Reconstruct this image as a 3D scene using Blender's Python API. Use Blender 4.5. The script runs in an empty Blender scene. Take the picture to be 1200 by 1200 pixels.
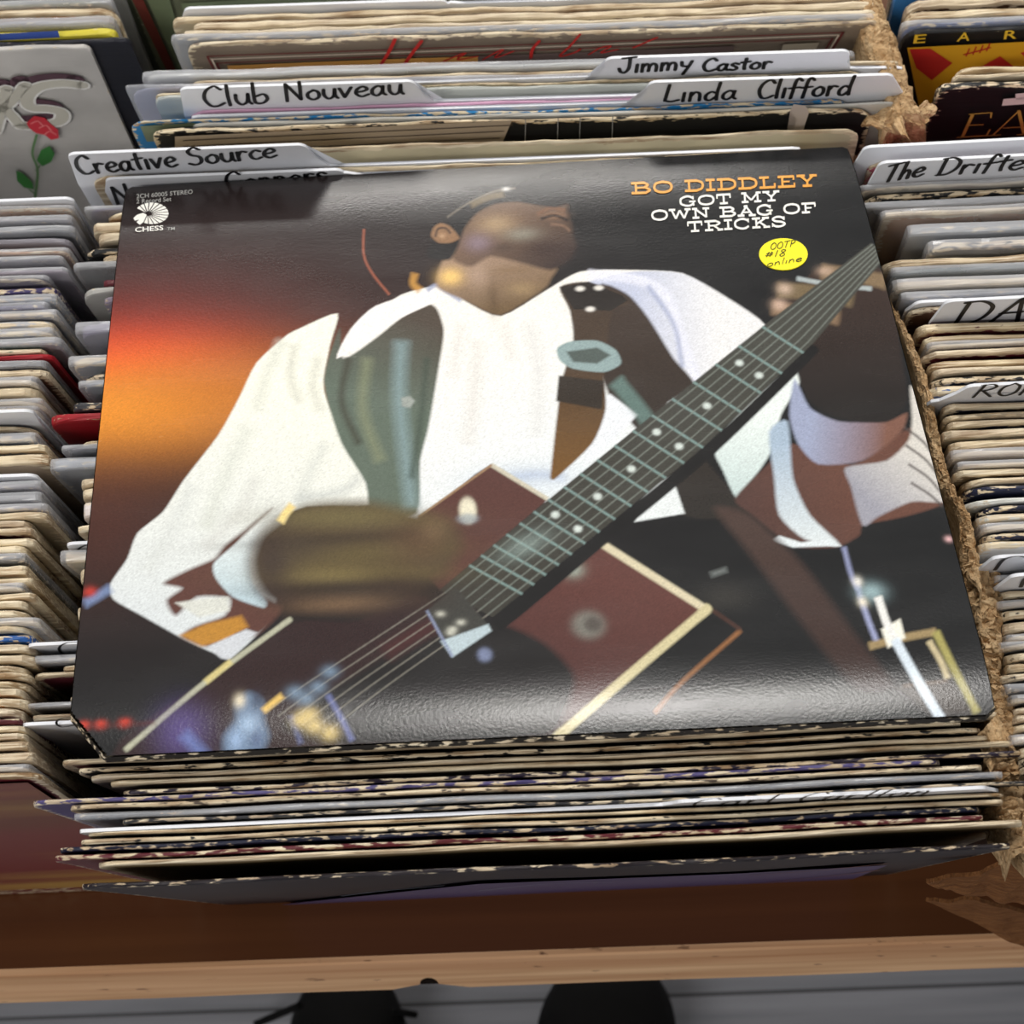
import bpy, bmesh, math, random
import numpy as np
from mathutils import Vector, Matrix, Euler

# ---------------------------------------------------------------- camera, world, lights, exposure
SC = bpy.context.scene
COL = SC.collection
FPX = 2550.0                       # focal length for a 1200 px wide frame
def _n(v): v = np.array(v, float); return v / np.linalg.norm(v)
AX = _n([1, -.042, -.030])         # world x, y, z axes seen from the camera
AY = _n([-(-3190*AX[1] + 2550*AX[2])/AX[0], -3190, 2550])
AZ = np.cross(AX, AY)
RW = np.stack([AX, AY, AZ])        # camera -> world (rows are world axes)
_d = RW @ np.array([0, 0, 1.])
EYE = np.array([-_d[0]*(-.636/_d[2]), -_d[1]*(-.636/_d[2]), 1.536])

cam_d = bpy.data.cameras.new('camera'); cam = bpy.data.objects.new('camera', cam_d); COL.objects.link(cam)
cam_d.sensor_width = 36; cam_d.lens = 36*FPX/1200; cam_d.clip_start = .02
cr, cu, cb = RW @ np.array([1, 0, 0]), RW @ np.array([0, -1, 0]), RW @ np.array([0, 0, -1])
M = Matrix(((cr[0], cu[0], cb[0], EYE[0]), (cr[1], cu[1], cb[1], EYE[1]), (cr[2], cu[2], cb[2], EYE[2]), (0, 0, 0, 1)))
if M.to_3x3().determinant() < 0: print('camera basis flipped')
cam.matrix_world = M
SC.camera = cam
cam_d.dof.use_dof = True; cam_d.dof.focus_distance = .82; cam_d.dof.aperture_fstop = 22

SC.view_settings.view_transform = 'Standard'; SC.view_settings.look = 'None'
SC.view_settings.gamma = 1; SC.view_settings.use_curve_mapping = False
SC.view_settings.exposure = -0.2
W = bpy.data.worlds.new('shop_light'); SC.world = W; W.use_nodes = True
W.node_tree.nodes['Background'].inputs[0].default_value = (1, .985, .98, 1)
W.node_tree.nodes['Background'].inputs[1].default_value = .38
def area(name, loc, sx, sy, power, color=(1, .97, .93)):
    l = bpy.data.lights.new(name, 'AREA'); l.shape = 'RECTANGLE'; l.size = sx; l.size_y = sy; l.energy = power; l.color = color
    o = bpy.data.objects.new(name, l); o.location = loc; COL.objects.link(o); return o
area('ceiling_and_fill_lamp', (.16, .40, 2.9), .62, .42, 27)
area('ceiling_and_fill_lamp', (-.4, 3.7, 2.7), 1.5, .5, 60)
area('ceiling_and_fill_lamp', (-2.2, .6, 2.9), .5, 1.8, 24)
area('ceiling_and_fill_lamp', (2.0, .3, 2.9), .5, 1.8, 22)
area('ceiling_and_fill_lamp', (-1.5, -2.4, 2.7), 1.8, .5, 85)  # unseen fill added behind the viewer to brighten sleeve fronts, table and floor

# ---------------------------------------------------------------- helpers
PI = math.pi
def R(d): return math.radians(d)
def lin(c, a=1.0):
    f = lambda v: (v/255/12.92 if v/255 <= .04045 else ((v/255+.055)/1.055)**2.4)
    return (f(c[0]), f(c[1]), f(c[2]), a)
def ray(px, py): return RW @ np.array([(px-600)/FPX, (py-600)/FPX, 1.])
def at(px, py, z):                 # the point of the level plane z that the photograph shows at (px, py)
    d = ray(px, py); return EYE + d*((z-EYE[2])/d[2])
def tag(o, label, cat, group=None, kind=None):
    if label: o['label'] = label
    if cat: o['category'] = cat
    if group: o['group'] = group
    if kind: o['kind'] = kind
    return o
def link(name, me, mat=None, parent=None):
    o = bpy.data.objects.new(name, me); COL.objects.link(o)
    if mat: me.materials.append(mat)
    if parent: o.parent = parent
    return o
def obj(name, bm, mat=None, parent=None, smooth=False):
    me = bpy.data.meshes.new(name); bm.to_mesh(me); bm.free()
    if smooth:
        for p in me.polygons: p.use_smooth = True
    return link(name, me, mat, parent)
def empty(name, loc, rot=(0, 0, 0)):
    o = bpy.data.objects.new(name, None); COL.objects.link(o); o.location = loc; o.rotation_euler = rot
    o.empty_display_size = .02; return o
def bx(bm, x0, x1, y0, y1, z0, z1):
    v = [bm.verts.new(p) for p in ((x0,y0,z0),(x1,y0,z0),(x1,y1,z0),(x0,y1,z0),(x0,y0,z1),(x1,y0,z1),(x1,y1,z1),(x0,y1,z1))]
    for f in ((3,2,1,0),(4,5,6,7),(0,1,5,4),(1,2,6,5),(2,3,7,6),(3,0,4,7)): bm.faces.new([v[i] for i in f])

class Nodes:
    def __init__(s, name):
        s.m = bpy.data.materials.new(name); s.m.use_nodes = True
        s.t = s.m.node_tree; s.b = s.t.nodes['Principled BSDF']
    def n(s, typ, **kw):
        nd = s.t.nodes.new(typ)
        for k, v in kw.items():
            if k.startswith('i_'): nd.inputs[int(k[2:]) if k[2:].isdigit() else k[2:]].default_value = v
            else: setattr(nd, k, v)
        return nd
    def l(s, a, ao, b, bi): s.t.links.new(a.outputs[ao], b.inputs[bi])
    def math(s, op, a, b=None, clamp=False):
        nd = s.n('ShaderNodeMath', operation=op); nd.use_clamp = clamp
        for i, v in enumerate((a, b)):
            if v is None: continue
            if isinstance(v, tuple): s.t.links.new(v[0].outputs[v[1]], nd.inputs[i])
            else: nd.inputs[i].default_value = v
        return (nd, 0)
    def mix(s, fac, a, b):
        nd = s.n('ShaderNodeMix', data_type='RGBA')
        for i, v in ((0, fac), (6, a), (7, b)):
            if isinstance(v, tuple) and not isinstance(v[0], (int, float)): s.t.links.new(v[0].outputs[v[1]], nd.inputs[i])
            else: nd.inputs[i].default_value = v
        return (nd, 2)
    def noise(s, scale3, sc=1.0, det=3, rand=True, coord='Object'):
        tc = s.n('ShaderNodeTexCoord'); mp = s.n('ShaderNodeMapping'); mp.inputs['Scale'].default_value = scale3
        s.l(tc, coord, mp, 0)
        nz = s.n('ShaderNodeTexNoise'); nz.inputs['Scale'].default_value = sc; nz.inputs['Detail'].default_value = det
        if rand:
            oi = s.n('ShaderNodeObjectInfo'); ml = s.n('ShaderNodeMath', operation='MULTIPLY'); ml.inputs[1].default_value = 71.3
            s.l(oi, 'Random', ml, 0); ad = s.n('ShaderNodeVectorMath', operation='ADD'); s.l(mp, 0, ad, 0); s.l(ml, 0, ad, 1); s.l(ad, 0, nz, 0)
        else: s.l(mp, 0, nz, 0)
        return (nz, 0)
    def base(s, c):
        if isinstance(c, tuple) and not isinstance(c[0], (int, float)): s.t.links.new(c[0].outputs[c[1]], s.b.inputs['Base Color'])
        else: s.b.inputs['Base Color'].default_value = c
    def bump(s, h, strength=.3, dist=.001):
        b = s.n('ShaderNodeBump'); b.inputs['Strength'].default_value = strength; b.inputs['Distance'].default_value = dist
        s.t.links.new(h[0].outputs[h[1]], b.inputs['Height']); s.l(b, 0, s.b, 'Normal')
    def set(s, rough=None, spec=None, metal=None):
        if rough is not None: s.b.inputs['Roughness'].default_value = rough
        if spec is not None: s.b.inputs['Specular IOR Level'].default_value = spec
        if metal is not None: s.b.inputs['Metallic'].default_value = metal
        return s.m

def flat(name, c, rough=.5, spec=.4, var=.12):
    n = Nodes(name); nz = n.noise((40, 40, 40), det=2)
    a = lin(c); lo = tuple(v*(1-var) for v in a[:3]) + (1,); hi = tuple(min(1, v*(1+var)) for v in a[:3]) + (1,)
    n.base(n.mix(nz, lo, hi)); return n.set(rough, spec)

# sleeve cardboard: printed colour = object colour, worn down to paper along its edges (alpha = how worn)
def sleeve_material():
    n = Nodes('printed_cardboard')
    oi = n.n('ShaderNodeObjectInfo'); ed = n.n('ShaderNodeAttribute', attribute_name='edge')
    chips = n.noise((190, 620, 620), det=6)
    thr = n.math('SUBTRACT', 1.02, n.math('MULTIPLY', (ed, 2), n.math('MULTIPLY', (oi, 'Alpha'), 1.15)))
    m = n.math('MULTIPLY', n.math('SUBTRACT', chips, thr), 16.0, True)
    lines = n.noise((16, 1500, 300), det=4)
    spots = n.noise((55, 55, 55), det=3)
    pap = n.mix(n.math('MULTIPLY', n.math('SUBTRACT', spots, .36), 3.6, True), lin((146, 116, 80)), lin((218, 200, 166)))
    pap = n.mix(n.math('MULTIPLY', n.math('SUBTRACT', lines, .46), 5.0, True), pap, lin((236, 223, 194)))
    pap = n.mix(n.math('MULTIPLY', (oi, 'Random'), .35), pap, lin((205, 195, 178)))
    grain = n.noise((30, 30, 30), det=3)
    dk = n.mix(n.math('MULTIPLY', grain, .5), (oi, 'Color'), (.0, .0, .0, 1))
    n.base(n.mix(m, dk, pap)); n.bump(lines, .25, .0006)
    return n.set(.45, .35)
M_SLEEVE = sleeve_material()
def plastic_material(name='clear_polythene', a=.34):
    n = Nodes(name)
    cr = n.noise((25, 25, 9), det=4)
    n.base((.80, .81, .84, 1)); n.set(.16, .6)
    al = n.math('ADD', n.math('MULTIPLY', cr, .35), a-.17)
    n.t.links.new(al[0].outputs[0], n.b.inputs['Alpha']); n.bump(cr, .7, .004)
    return n.m
M_PLASTIC = plastic_material()
M_CARD = flat('white_divider_plastic', (226, 228, 233), .38, .4, .04)
M_INK = flat('black_marker_ink', (22, 22, 24), .4, .4, .2)

# ---------------------------------------------------------------- meshes of sleeves and cards
ZB = .613                           # table top, on which the sleeves stand
SW = .3143                          # a twelve-inch sleeve
def sleeve_mesh(name, t, seed, wob=.0008, r=.006, fray=.0006, w=SW, h=SW, up=0.0, lump=1.0):
    rg = random.Random(seed); bm = bmesh.new(); el = bm.verts.layers.float.new('edge')
    n = 44; xs = []
    for i in range(n+1): xs.append(i/n*w)
    xs = sorted(set([round(x, 5) for x in xs] + [r*.08, r*.3, r*.6, w-r*.08, w-r*.3, w-r*.6]))
    ph = [1.1+rg.uniform(-.1,.1), 2.7+rg.uniform(-.2,.2), .4+rg.uniform(-.3,.3), rg.uniform(0,6.3), rg.uniform(0,6.3), 0]
    rl, rr = r*rg.uniform(.6, 1.5), r*rg.uniform(.6, 1.5)
    def drop(x):
        d = 0.0
        if x < rl: d = rl - math.sqrt(max(0, rl*rl-(rl-x)**2))
        if w-x < rr: d = max(d, rr - math.sqrt(max(0, rr*rr-(rr-w+x)**2)))
        return d
    zs = (0.0004, .0016, .005, .02, .09, .2)
    rows_f, rows_t, rows_b = [], [], []
    for x in xs:
        d = drop(x); u = x/w
        zt = up - d - fray*(rg.random() + .5*math.sin(37*u+ph[3]))
        e = min(x, w-x); swell = 1 + lump*.10*math.exp(-(e/.008)**2) + .05*math.sin(23*u+ph[4])
        hw = t/2*min(1.22, swell)
        off = wob*(math.sin(5.2*u+ph[0]) + .5*math.sin(13*u+ph[1]) + .25*math.sin(31*u+ph[2]))
        se = 1.0 if e < .001 else (.7 if e < .004 else 0)
        f, b = [], []
        zz = [zt-.0004, zt-.0016, zt-.005, zt-.02, -.09, -.2, -h+d]
        for k, z in enumerate(zz):
            fade = max(0, 1+z/h); th = hw*(1 if k else .8) if k < 3 else t/2*.96
            ev = max((1.0, .82, .35, 0, 0, 0, .6)[k], se)
            v = bm.verts.new((x, off*fade-th, z)); v[el] = ev; f.append(v)
            v = bm.verts.new((x, off*fade+th, z)); v[el] = ev; b.append(v)
        tp = []
        for q, zq in ((-.45, .0000), (0, .00025), (.45, 0.0)):
            v = bm.verts.new((x, off+q*hw*1.1+rg.uniform(-.1, .1)*hw, zt+zq+rg.uniform(-.3, .3)*fray)); v[el] = 1; tp.append(v)
        rows_f.append(f); rows_b.append(b); rows_t.append(tp)
    for i in range(len(xs)-1):
        a, c = rows_f[i], rows_f[i+1]
        for k in range(6): bm.faces.new((a[k], a[k+1], c[k+1], c[k]))
        a2, c2 = rows_b[i], rows_b[i+1]
        for k in range(6): bm.faces.new((c2[k], c2[k+1], a2[k+1], a2[k]))
        bm.faces.new((a[6], a2[6], c2[6], c[6]))
        ch0 = [a[0]] + rows_t[i] + [a2[0]]; ch1 = [c[0]] + rows_t[i+1] + [c2[0]]
        for k in range(4): bm.faces.new((ch0[k], ch1[k], ch1[k+1], ch0[k+1]))
    for i in (0, len(xs)-1):
        f, b = rows_f[i], rows_b[i]; tp = rows_t[i]
        for k in range(6): bm.faces.new((f[k], b[k], b[k+1], f[k+1]))
        bm.faces.new([f[0]] + tp + [b[0]])
    bmesh.ops.recalc_face_normals(bm, faces=bm.faces)
    me = bpy.data.meshes.new(name); bm.to_mesh(me); bm.free()
    for p in me.polygons: p.use_smooth = False
    return me

class Frame:                        # a leaning plane: local x along it, local z up it, local y out of its back
    def __init__(s, loc, lean, yaw):
        s.loc = Vector(loc); s.rot = Euler((R(lean), 0, R(yaw)), 'XYZ'); s.m = s.rot.to_matrix()
    def local(s, px, py, y=0.0):
        o = s.loc + s.m @ Vector((0, y, 0)); n = s.m @ Vector((0, 1, 0)); d = Vector(ray(px, py)); e = Vector(EYE)
        p = e + d*((o-e).dot(n)/d.dot(n)); q = s.m.inverted() @ (p-s.loc); return (q.x, q.z)

def ztop(lean, t): return ZB + SW*math.cos(R(lean)) + t/2*math.sin(R(lean)) + .0002
def place_frame(px, py, lean, yaw, t, side, dz=0.0):
    z = ztop(lean, t) + dz; p = Vector(at(px, py, z))
    if side == 'R': p -= Vector((math.cos(R(yaw)), math.sin(R(yaw)), 0))*SW
    return Frame(p, lean, yaw)

# flat artwork and lettering
def smoothline(pts, k=6):
    if len(pts) < 3: return [tuple(p) for p in pts]
    P = [np.array(p, float) for p in pts]; P = [2*P[0]-P[1]] + P + [2*P[-1]-P[-2]]; out = []
    for i in range(1, len(P)-2):
        for j in range(k):
            t = j/k; a, b, c, d = P[i-1], P[i], P[i+1], P[i+2]
            out.append(tuple(.5*((2*b)+(c-a)*t+(2*a-5*b+4*c-d)*t*t+(3*b-a-3*c+d)*t**3)))
    out.append(tuple(P[-2])); return out
def ribbon(bm, pts, w, to3, cap=True):      # pts in a plane's 2D, to3 maps to 3D
    P = [np.array(p, float) for p in pts]; L, Rr = [], []
    for i, p in enumerate(P):
        d = P[min(i+1, len(P)-1)] - P[max(i-1, 0)]; l = np.linalg.norm(d)
        if l < 1e-9: d = np.array([1., 0]); l = 1
        nn = np.array([-d[1], d[0]])/l*w/2
        L.append(bm.verts.new(to3(*(p+nn)))); Rr.append(bm.verts.new(to3(*(p-nn))))
    for i in range(len(P)-1):
        bm.faces.new((L[i], Rr[i], Rr[i+1], L[i+1]))
    if cap:
        for p in (P[0], P[-1]):
            bm.faces.new([bm.verts.new(to3(p[0]+math.cos(a*PI/4)*w/2, p[1]+math.sin(a*PI/4)*w/2)) for a in range(8)])
def polyf(bm, pts, to3):
    f = bm.faces.new([bm.verts.new(to3(*p)) for p in pts]); bmesh.ops.triangulate(bm, faces=[f])
HAND = {   # marker handwriting: strokes in a box of cap height 1
 'C': (.62, [[(.6,.8),(.42,.98),(.15,.8),(.05,.42),(.2,.06),(.42,.02),(.64,.14)]]),
 'l': (.22, [[(.12,1),(.1,.5),(.12,0)]]), 'u': (.5, [[(.06,.5),(.06,.2),(.2,0),(.38,.12),(.44,.5)],[(.44,.5),(.44,.15),(.52,0)]]),
 'b': (.5, [[(.08,1),(.06,.5),(.08,.05),(.3,0),(.46,.2),(.36,.42),(.1,.34)]]), 'N': (.68, [[(.08,0),(.1,.92)],[(.1,.92),(.56,.05)],[(.56,.05),(.58,1)]]),
 'o': (.5, [[(.28,.5),(.08,.35),(.08,.12),(.26,0),(.44,.14),(.42,.4),(.26,.5)]]), 'v': (.48, [[(.04,.5),(.2,.02)],[(.2,.02),(.44,.52)]]),
 'e': (.48, [[(.06,.24),(.3,.28),(.44,.38),(.3,.52),(.1,.4),(.06,.16),(.24,0),(.48,.1)]]),
 'a': (.54, [[(.42,.42),(.26,.5),(.08,.34),(.08,.1),(.24,0),(.4,.2),(.44,.48)],[(.44,.48),(.42,.15),(.52,.02)]]),
 'r': (.42, [[(.08,.5),(.1,0)],[(.1,.3),(.22,.5),(.4,.46)]]), 't': (.38, [[(.2,.85),(.18,.3),(.22,.02)],[(.02,.55),(.4,.6)]]),
 'i': (.2, [[(.1,.5),(.1,0)]]), 's': (.42, [[(.38,.44),(.2,.52),(.08,.4),(.3,.22),(.32,.08),(.16,0),(.02,.06)]]),
 'S': (.56, [[(.5,.86),(.3,1),(.08,.82),(.16,.58),(.44,.44),(.46,.14),(.24,0),(.02,.1)]]), 'c': (.44, [[(.42,.42),(.24,.5),(.06,.3),(.12,.06),(.28,0),(.44,.08)]]),
 'J': (.56, [[(.1,.95),(.62,1)],[(.4,.98),(.4,.3),(.26,.02),(.1,.08),(.02,.3)]]), 'm': (.7, [[(.06,.5),(.07,0)],[(.07,.3),(.2,.5),(.32,.36),(.32,.02)],[(.32,.3),(.46,.5),(.6,.36),(.62,.0)]]),
 'y': (.5, [[(.06,.5),(.12,.24),(.3,.2)],[(.46,.52),(.34,.1),(.2,-.3)]]), 'L': (.56, [[(.14,1),(.08,.1)],[(.08,.08),(.3,.02),(.56,.1)]]),
 'n': (.5, [[(.08,.5),(.08,0)],[(.08,.28),(.22,.5),(.38,.4),(.42,.0)]]), 'd': (.54, [[(.4,.4),(.22,.48),(.06,.3),(.08,.06),(.24,0),(.42,.2)],[(.46,1),(.43,.4),(.46,0)]]),
 'f': (.42, [[(.44,.86),(.3,1),(.2,.8),(.18,.3),(.16,-.06)],[(.02,.48),(.42,.52)]]), 'T': (.6, [[(.02,.92),(.62,1)],[(.32,.95),(.24,0)]]),
 'h': (.5, [[(.1,1),(.06,0)],[(.07,.28),(.22,.5),(.38,.38),(.4,.0)]]), 'D': (.68, [[(.1,.95),(.1,.02)],[(.02,.95),(.34,.98),(.62,.72),(.58,.3),(.34,.04),(.04,.02)]]),
 'R': (.6, [[(.12,1),(.06,0)],[(.04,.96),(.36,1),(.5,.78),(.34,.56),(.12,.5)],[(.2,.5),(.56,0)]]), 'A': (.66, [[(.04,0),(.36,1)],[(.36,1),(.6,0)],[(.14,.4),(.56,.42)]]),
 'O': (.62, [[(.32,1),(.08,.7),(.08,.25),(.3,0),(.54,.2),(.54,.72),(.32,1)]]), 'P': (.54, [[(.1,1),(.08,0)],[(.06,.97),(.34,1),(.48,.76),(.3,.52),(.1,.5)]]),
 '#': (.6, [[(.2,.85),(.12,.1)],[(.42,.85),(.34,.1)],[(.02,.6),(.54,.64)],[(.0,.32),(.52,.36)]]), '1': (.26, [[(.14,1),(.1,0)]]),
 '8': (.5, [[(.42,.85),(.24,1),(.1,.8),(.3,.52),(.42,.2),(.24,0),(.08,.2),(.26,.5),(.42,.85)]]), ' ': (.34, []), }
HAND['I'] = HAND['1']; HAND['V'] = (.6, [[(.04,1),(.28,0)],[(.28,0),(.56,1)]])
def textwidth(s, font=HAND, sp=.06): return sum(font[c][0]+sp for c in s)
def handwrite(fr, text, p0, p1, cap_px, wpx, parent, y=-.0008, name='lettering', mat=None, slant=.1):
    x0, z0 = fr.local(*p0, y); x1, z1 = fr.local(*p1, y); xh, zh = fr.local(p0[0], p0[1]-cap_px, y)
    hgt = zh-z0; xa, za = fr.local(p0[0]+wpx, p0[1], y); w = abs(xa-x0)
    sx = (x1-x0)/textwidth(text); dz = (z1-z0)/(x1-x0); bm = bmesh.new(); cx = 0
    for ch in text:
        adv, st = HAND[ch]
        for s in st:
            pts = [((cx+u+slant*v)*sx, v*hgt) for u, v in smoothline(s)]
            ribbon(bm, pts, w, lambda a, b: (x0+a, y, z0+a*dz+b))
        cx += adv+.06
    return obj(name, bm, mat or M_INK, parent)
def art_poly(fr, polys, mat, parent, name, y=-.0030, lines=()):
    bm = bmesh.new()
    for pl in polys: polyf(bm, [fr.local(px, py, y) for px, py in pl], lambda a, b: (a, y, b))
    for pl, w in lines:
        x0, _ = fr.local(pl[0][0], pl[0][1], y); x1, _ = fr.local(pl[0][0]+w, pl[0][1], y)
        ribbon(bm, smoothline([fr.local(px, py, y) for px, py in pl]), abs(x1-x0), lambda a, b: (a, y, b), True)
    return obj(name, bm, mat, parent)

# ---------------------------------------------------------------- the print on the big sleeve (a generic guitarist in the cover's colours)
NP = 620
def C3(px, py, z): return np.array(at(px, py, z))
CT, CB_ = .9025, .9125
cTL, cTR, cBR, cBL = C3(148, 220, CT), C3(993, 173, CT), C3(1168, 838, CB_), C3(80, 889, CB_)
cN = _n(np.cross(cTR-cTL, cTL-cBL));  cN = cN if cN[2] > 0 else -cN
def bulge(u, v):                    # the sleeve lies bowed: its near and far edges bend down
    s = lambda a: 1-(1-np.clip(a, 0, 1))**2.2
    return .0042*s(v/.10) + .0035*s((1-v)/.14) - .0035 + .0003*np.sin(u*5+1)*np.sin(v*4)
def cover_pt(u, v, off=0.0):
    u = np.asarray(u, float); v = np.asarray(v, float)
    b = (1-v)[..., None]*((1-u)[..., None]*cBL+u[..., None]*cBR) + v[..., None]*((1-u)[..., None]*cTL+u[..., None]*cTR)
    return b + (bulge(u, v)+off)[..., None]*cN
def cover_uv(px, py):
    d = ray(px, py); u, v = .5, .5
    for it in range(25):
        p = cover_pt(u, v); t = np.dot(p-EYE, cN)/np.dot(d, cN); q = EYE+d*t; e = q-p
        eu = (1-v)*(cBR-cBL)+v*(cTR-cTL); ev = (1-u)*(cTL-cBL)+u*(cTR-cBR)
        A = np.stack([eu, ev], 1); du = np.linalg.lstsq(A, e, rcond=None)[0]; u += du[0]; v += du[1]
        if abs(du).max() < 1e-6: break
    return u, v
_uu, _vv = np.meshgrid(np.linspace(0, 1, NP), np.linspace(0, 1, NP))
IMG = np.zeros((NP, NP, 3)); IMG[:] = lin((20, 21, 22))[:3]
_rg = np.random.default_rng(5)
def closed_smooth(pts, k=4):
    n_ = len(pts); P = [np.array(p, float) for p in pts]; out = []
    for i in range(n_):
        a, b, c, d = P[i-1], P[i], P[(i+1) % n_], P[(i+2) % n_]
        ta, tb = (c-a)*.35, (d-b)*.35; L = np.linalg.norm(c-b)
        for t_ in (ta, tb):
            q = np.linalg.norm(t_)
            if q > L: t_ *= L/q
        for j in range(k):
            t = j/k; out.append(tuple((2*t**3-3*t*t+1)*b+(t**3-2*t*t+t)*ta+(-2*t**3+3*t*t)*c+(t**3-t*t)*tb))
    return out
def paint(pts, c, soft=1.2, c2=None, axis=None, alpha=1.0, streak=0.0):
    if len(pts) >= 7 and len(pts) < 60 and soft >= 1.4: pts = closed_smooth(pts)
    P = np.array([cover_uv(*p) for p in pts]); s = soft/950.0
    lo = P.min(0)-3*s; hi = P.max(0)+3*s
    i0, i1 = max(0, int(lo[1]*(NP-1))), min(NP, int(hi[1]*(NP-1))+2); j0, j1 = max(0, int(lo[0]*(NP-1))), min(NP, int(hi[0]*(NP-1))+2)
    if i1 <= i0 or j1 <= j0: return
    u, v = _uu[i0:i1, j0:j1], _vv[i0:i1, j0:j1]; dist = np.full(u.shape, 9.); inside = np.zeros(u.shape, bool)
    for k in range(len(P)):
        a, b = P[k], P[(k+1) % len(P)]; d = b-a; L = max(1e-12, d @ d)
        t = np.clip(((u-a[0])*d[0]+(v-a[1])*d[1])/L, 0, 1)
        dist = np.minimum(dist, np.hypot(u-a[0]-t*d[0], v-a[1]-t*d[1]))
        if a[1] != b[1]: inside ^= ((a[1] > v) != (b[1] > v)) & (u < (b[0]-a[0])*(v-a[1])/(b[1]-a[1])+a[0])
    m = np.clip(.5+np.where(inside, dist, -dist)/(2*s), 0, 1)*alpha
    col = np.array(lin(c)[:3])
    if c2 is not None:
        a, b = np.array(cover_uv(*axis[0])), np.array(cover_uv(*axis[1])); d = b-a
        t = np.clip(((u-a[0])*d[0]+(v-a[1])*d[1])/(d @ d), 0, 1)[..., None]
        col = col*(1-t)+np.array(lin(c2)[:3])*t
    IMG[i0:i1, j0:j1] = IMG[i0:i1, j0:j1]*(1-m[..., None]) + col*m[..., None]
def blob(cx, cy, rx, ry, c, alpha=1.0, power=1.0, rot=0):
    u0, v0 = cover_uv(cx, cy); au, av = rx/950., ry/655.
    ca, sa = math.cos(rot), math.sin(rot)
    du, dv = _uu-u0, _vv-v0; p, q = (du*ca+dv*sa)/au, (-du*sa+dv*ca)/av
    m = (np.exp(-(p*p+q*q)**power)*alpha)[..., None]
    IMG[:] = IMG*(1-m)+np.array(lin(c)[:3])*m
def stroke(pts, w, c, soft=1.0, alpha=1.0, smooth=True):
    P = [np.array(p, float) for p in (smoothline(pts) if smooth else pts)]; L, Q = [], []
    for i, p in enumerate(P):
        d = P[min(i+1, len(P)-1)]-P[max(i-1, 0)]; d /= max(1e-9, np.linalg.norm(d)); nn = np.array([-d[1], d[0]])*w/2
        L.append(p+nn); Q.append(p-nn)
    paint([tuple(p) for p in L+Q[::-1]], c, soft, alpha=alpha)
# glow at the left
blob(230, 450, 330, 190, (62, 34, 28), .9)
blob(120, 400, 190, 75, (120, 40, 30), .85); blob(125, 425, 150, 42, (226, 62, 34), .9)
blob(125, 480, 190, 56, (236, 148, 40), .95); blob(260, 455, 160, 50, (190, 112, 42), .55)
blob(115, 610, 90, 80, (84, 44, 32), .5)
# sleeve of the shirt
paint([(395,367),(350,385),(335,393),(300,425),(280,465),(255,510),(215,562),(190,600),(160,625),(148,655),(128,685),(132,703),(165,722),(215,750),(250,766),(268,772),(300,745),(322,712),(340,600),(436,592),(434,560),(425,540),(397,500),(379,455),(386,405)], (236,236,222), 1.6, (206,212,214), ((330,450),(190,740)))
paint([(318,596),(285,622),(262,640),(250,655),(220,668),(190,684),(212,690),(194,704),(205,722),(230,700),(268,702),(262,722),(226,735),(212,748),(250,760),(300,745),(330,712),(285,690),(262,660),(285,628)], (88,56,48), 3.2)
paint([(210,745),(240,732),(282,722),(290,735),(262,752),(235,758)], (178,126,48), 3)
paint([(205,707),(232,703),(266,700),(268,716),(232,724)], (206,208,200), 2.4)
paint([(243,758),(288,738),(300,742),(268,774),(258,772)], (196,200,205), 2)
paint([(345,590),(318,602),(287,628),(250,660),(252,678),(272,700),(308,713),(312,706),(296,684),(292,655),(303,625),(330,604)], (226,230,226), 2, (184,204,212), ((300,610),(275,700)))
# chest
paint([(395,420),(430,375),(470,345),(520,334),(545,352),(587,370),(640,340),(680,318),(740,316),(800,320),(840,345),(897,381),(870,410),(800,470),(700,560),(640,590),(575,545),(490,612),(440,600)], (236,233,226), 1.4, (222,228,230), ((560,380),(700,560)))
blob(610, 560, 60, 16, (176,190,208), .6)
for q, w_, c_, a_ in (([(330,400),(312,440),(300,480)], 10, (206,210,198), .6), ([(345,405),(340,440),(350,470)], 4, (120,122,110), .45), ([(372,420),(366,450),(374,480)], 5, (130,132,120), .4), ([(290,500),(262,560),(240,620)], 16, (214,218,208), .6),
    ([(380,520),(360,560),(350,588)], 12, (208,212,206), .6), ([(225,570),(200,620),(170,670)], 14, (214,218,214), .6), ([(300,560),(280,600),(240,640)], 10, (206,206,200), .5), ([(420,560),(400,575),(350,585)], 8, (170,176,176), .5),
    ([(560,400),(556,460),(548,520)], 14, (224,220,214), .6), ([(620,380),(632,440),(628,510)], 14, (222,222,220), .6), ([(540,380),(530,440)], 8, (214,210,206), .5), ([(660,560),(630,556),(600,560)], 6, (160,176,206), .6), ([(590,380),(600,420)], 8, (220,214,208), .5)):
    stroke(q, w_, tuple(v*.95 for v in c_), 8, a_)
# vest, left half
paint([(398,384),(384,420),(379,445),(383,470),(400,520),(428,566),(436,604),(488,602),(492,540),(502,500),(514,430),(520,388),(512,362),(500,356),(470,372),(440,396),(402,420)], (92,104,92), 2, (72,62,52), ((440,470),(505,380)))
stroke([(470,400),(468,470),(478,560),(482,595)], 16, (128,150,152), 7, .8); stroke([(430,420),(425,480),(445,540)], 12, (126,132,104), 6, .7)
stroke([(408,420),(400,470),(420,520)], 8, (56,52,40), 4, .7); stroke([(500,420),(492,500),(482,560)], 7, (60,72,62), 4, .7)
paint([(470,466),(480,464),(486,470),(480,478),(471,476)], (150,156,150), 1.6)
# collar
paint([(394,420),(410,386),(440,358),(500,340),(522,333),(512,352),(470,372),(432,398)], (240,236,232), 1.4)
stroke([(500,340),(512,334),(524,342),(540,352)], 5, (150,160,190), 2, .8)
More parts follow.
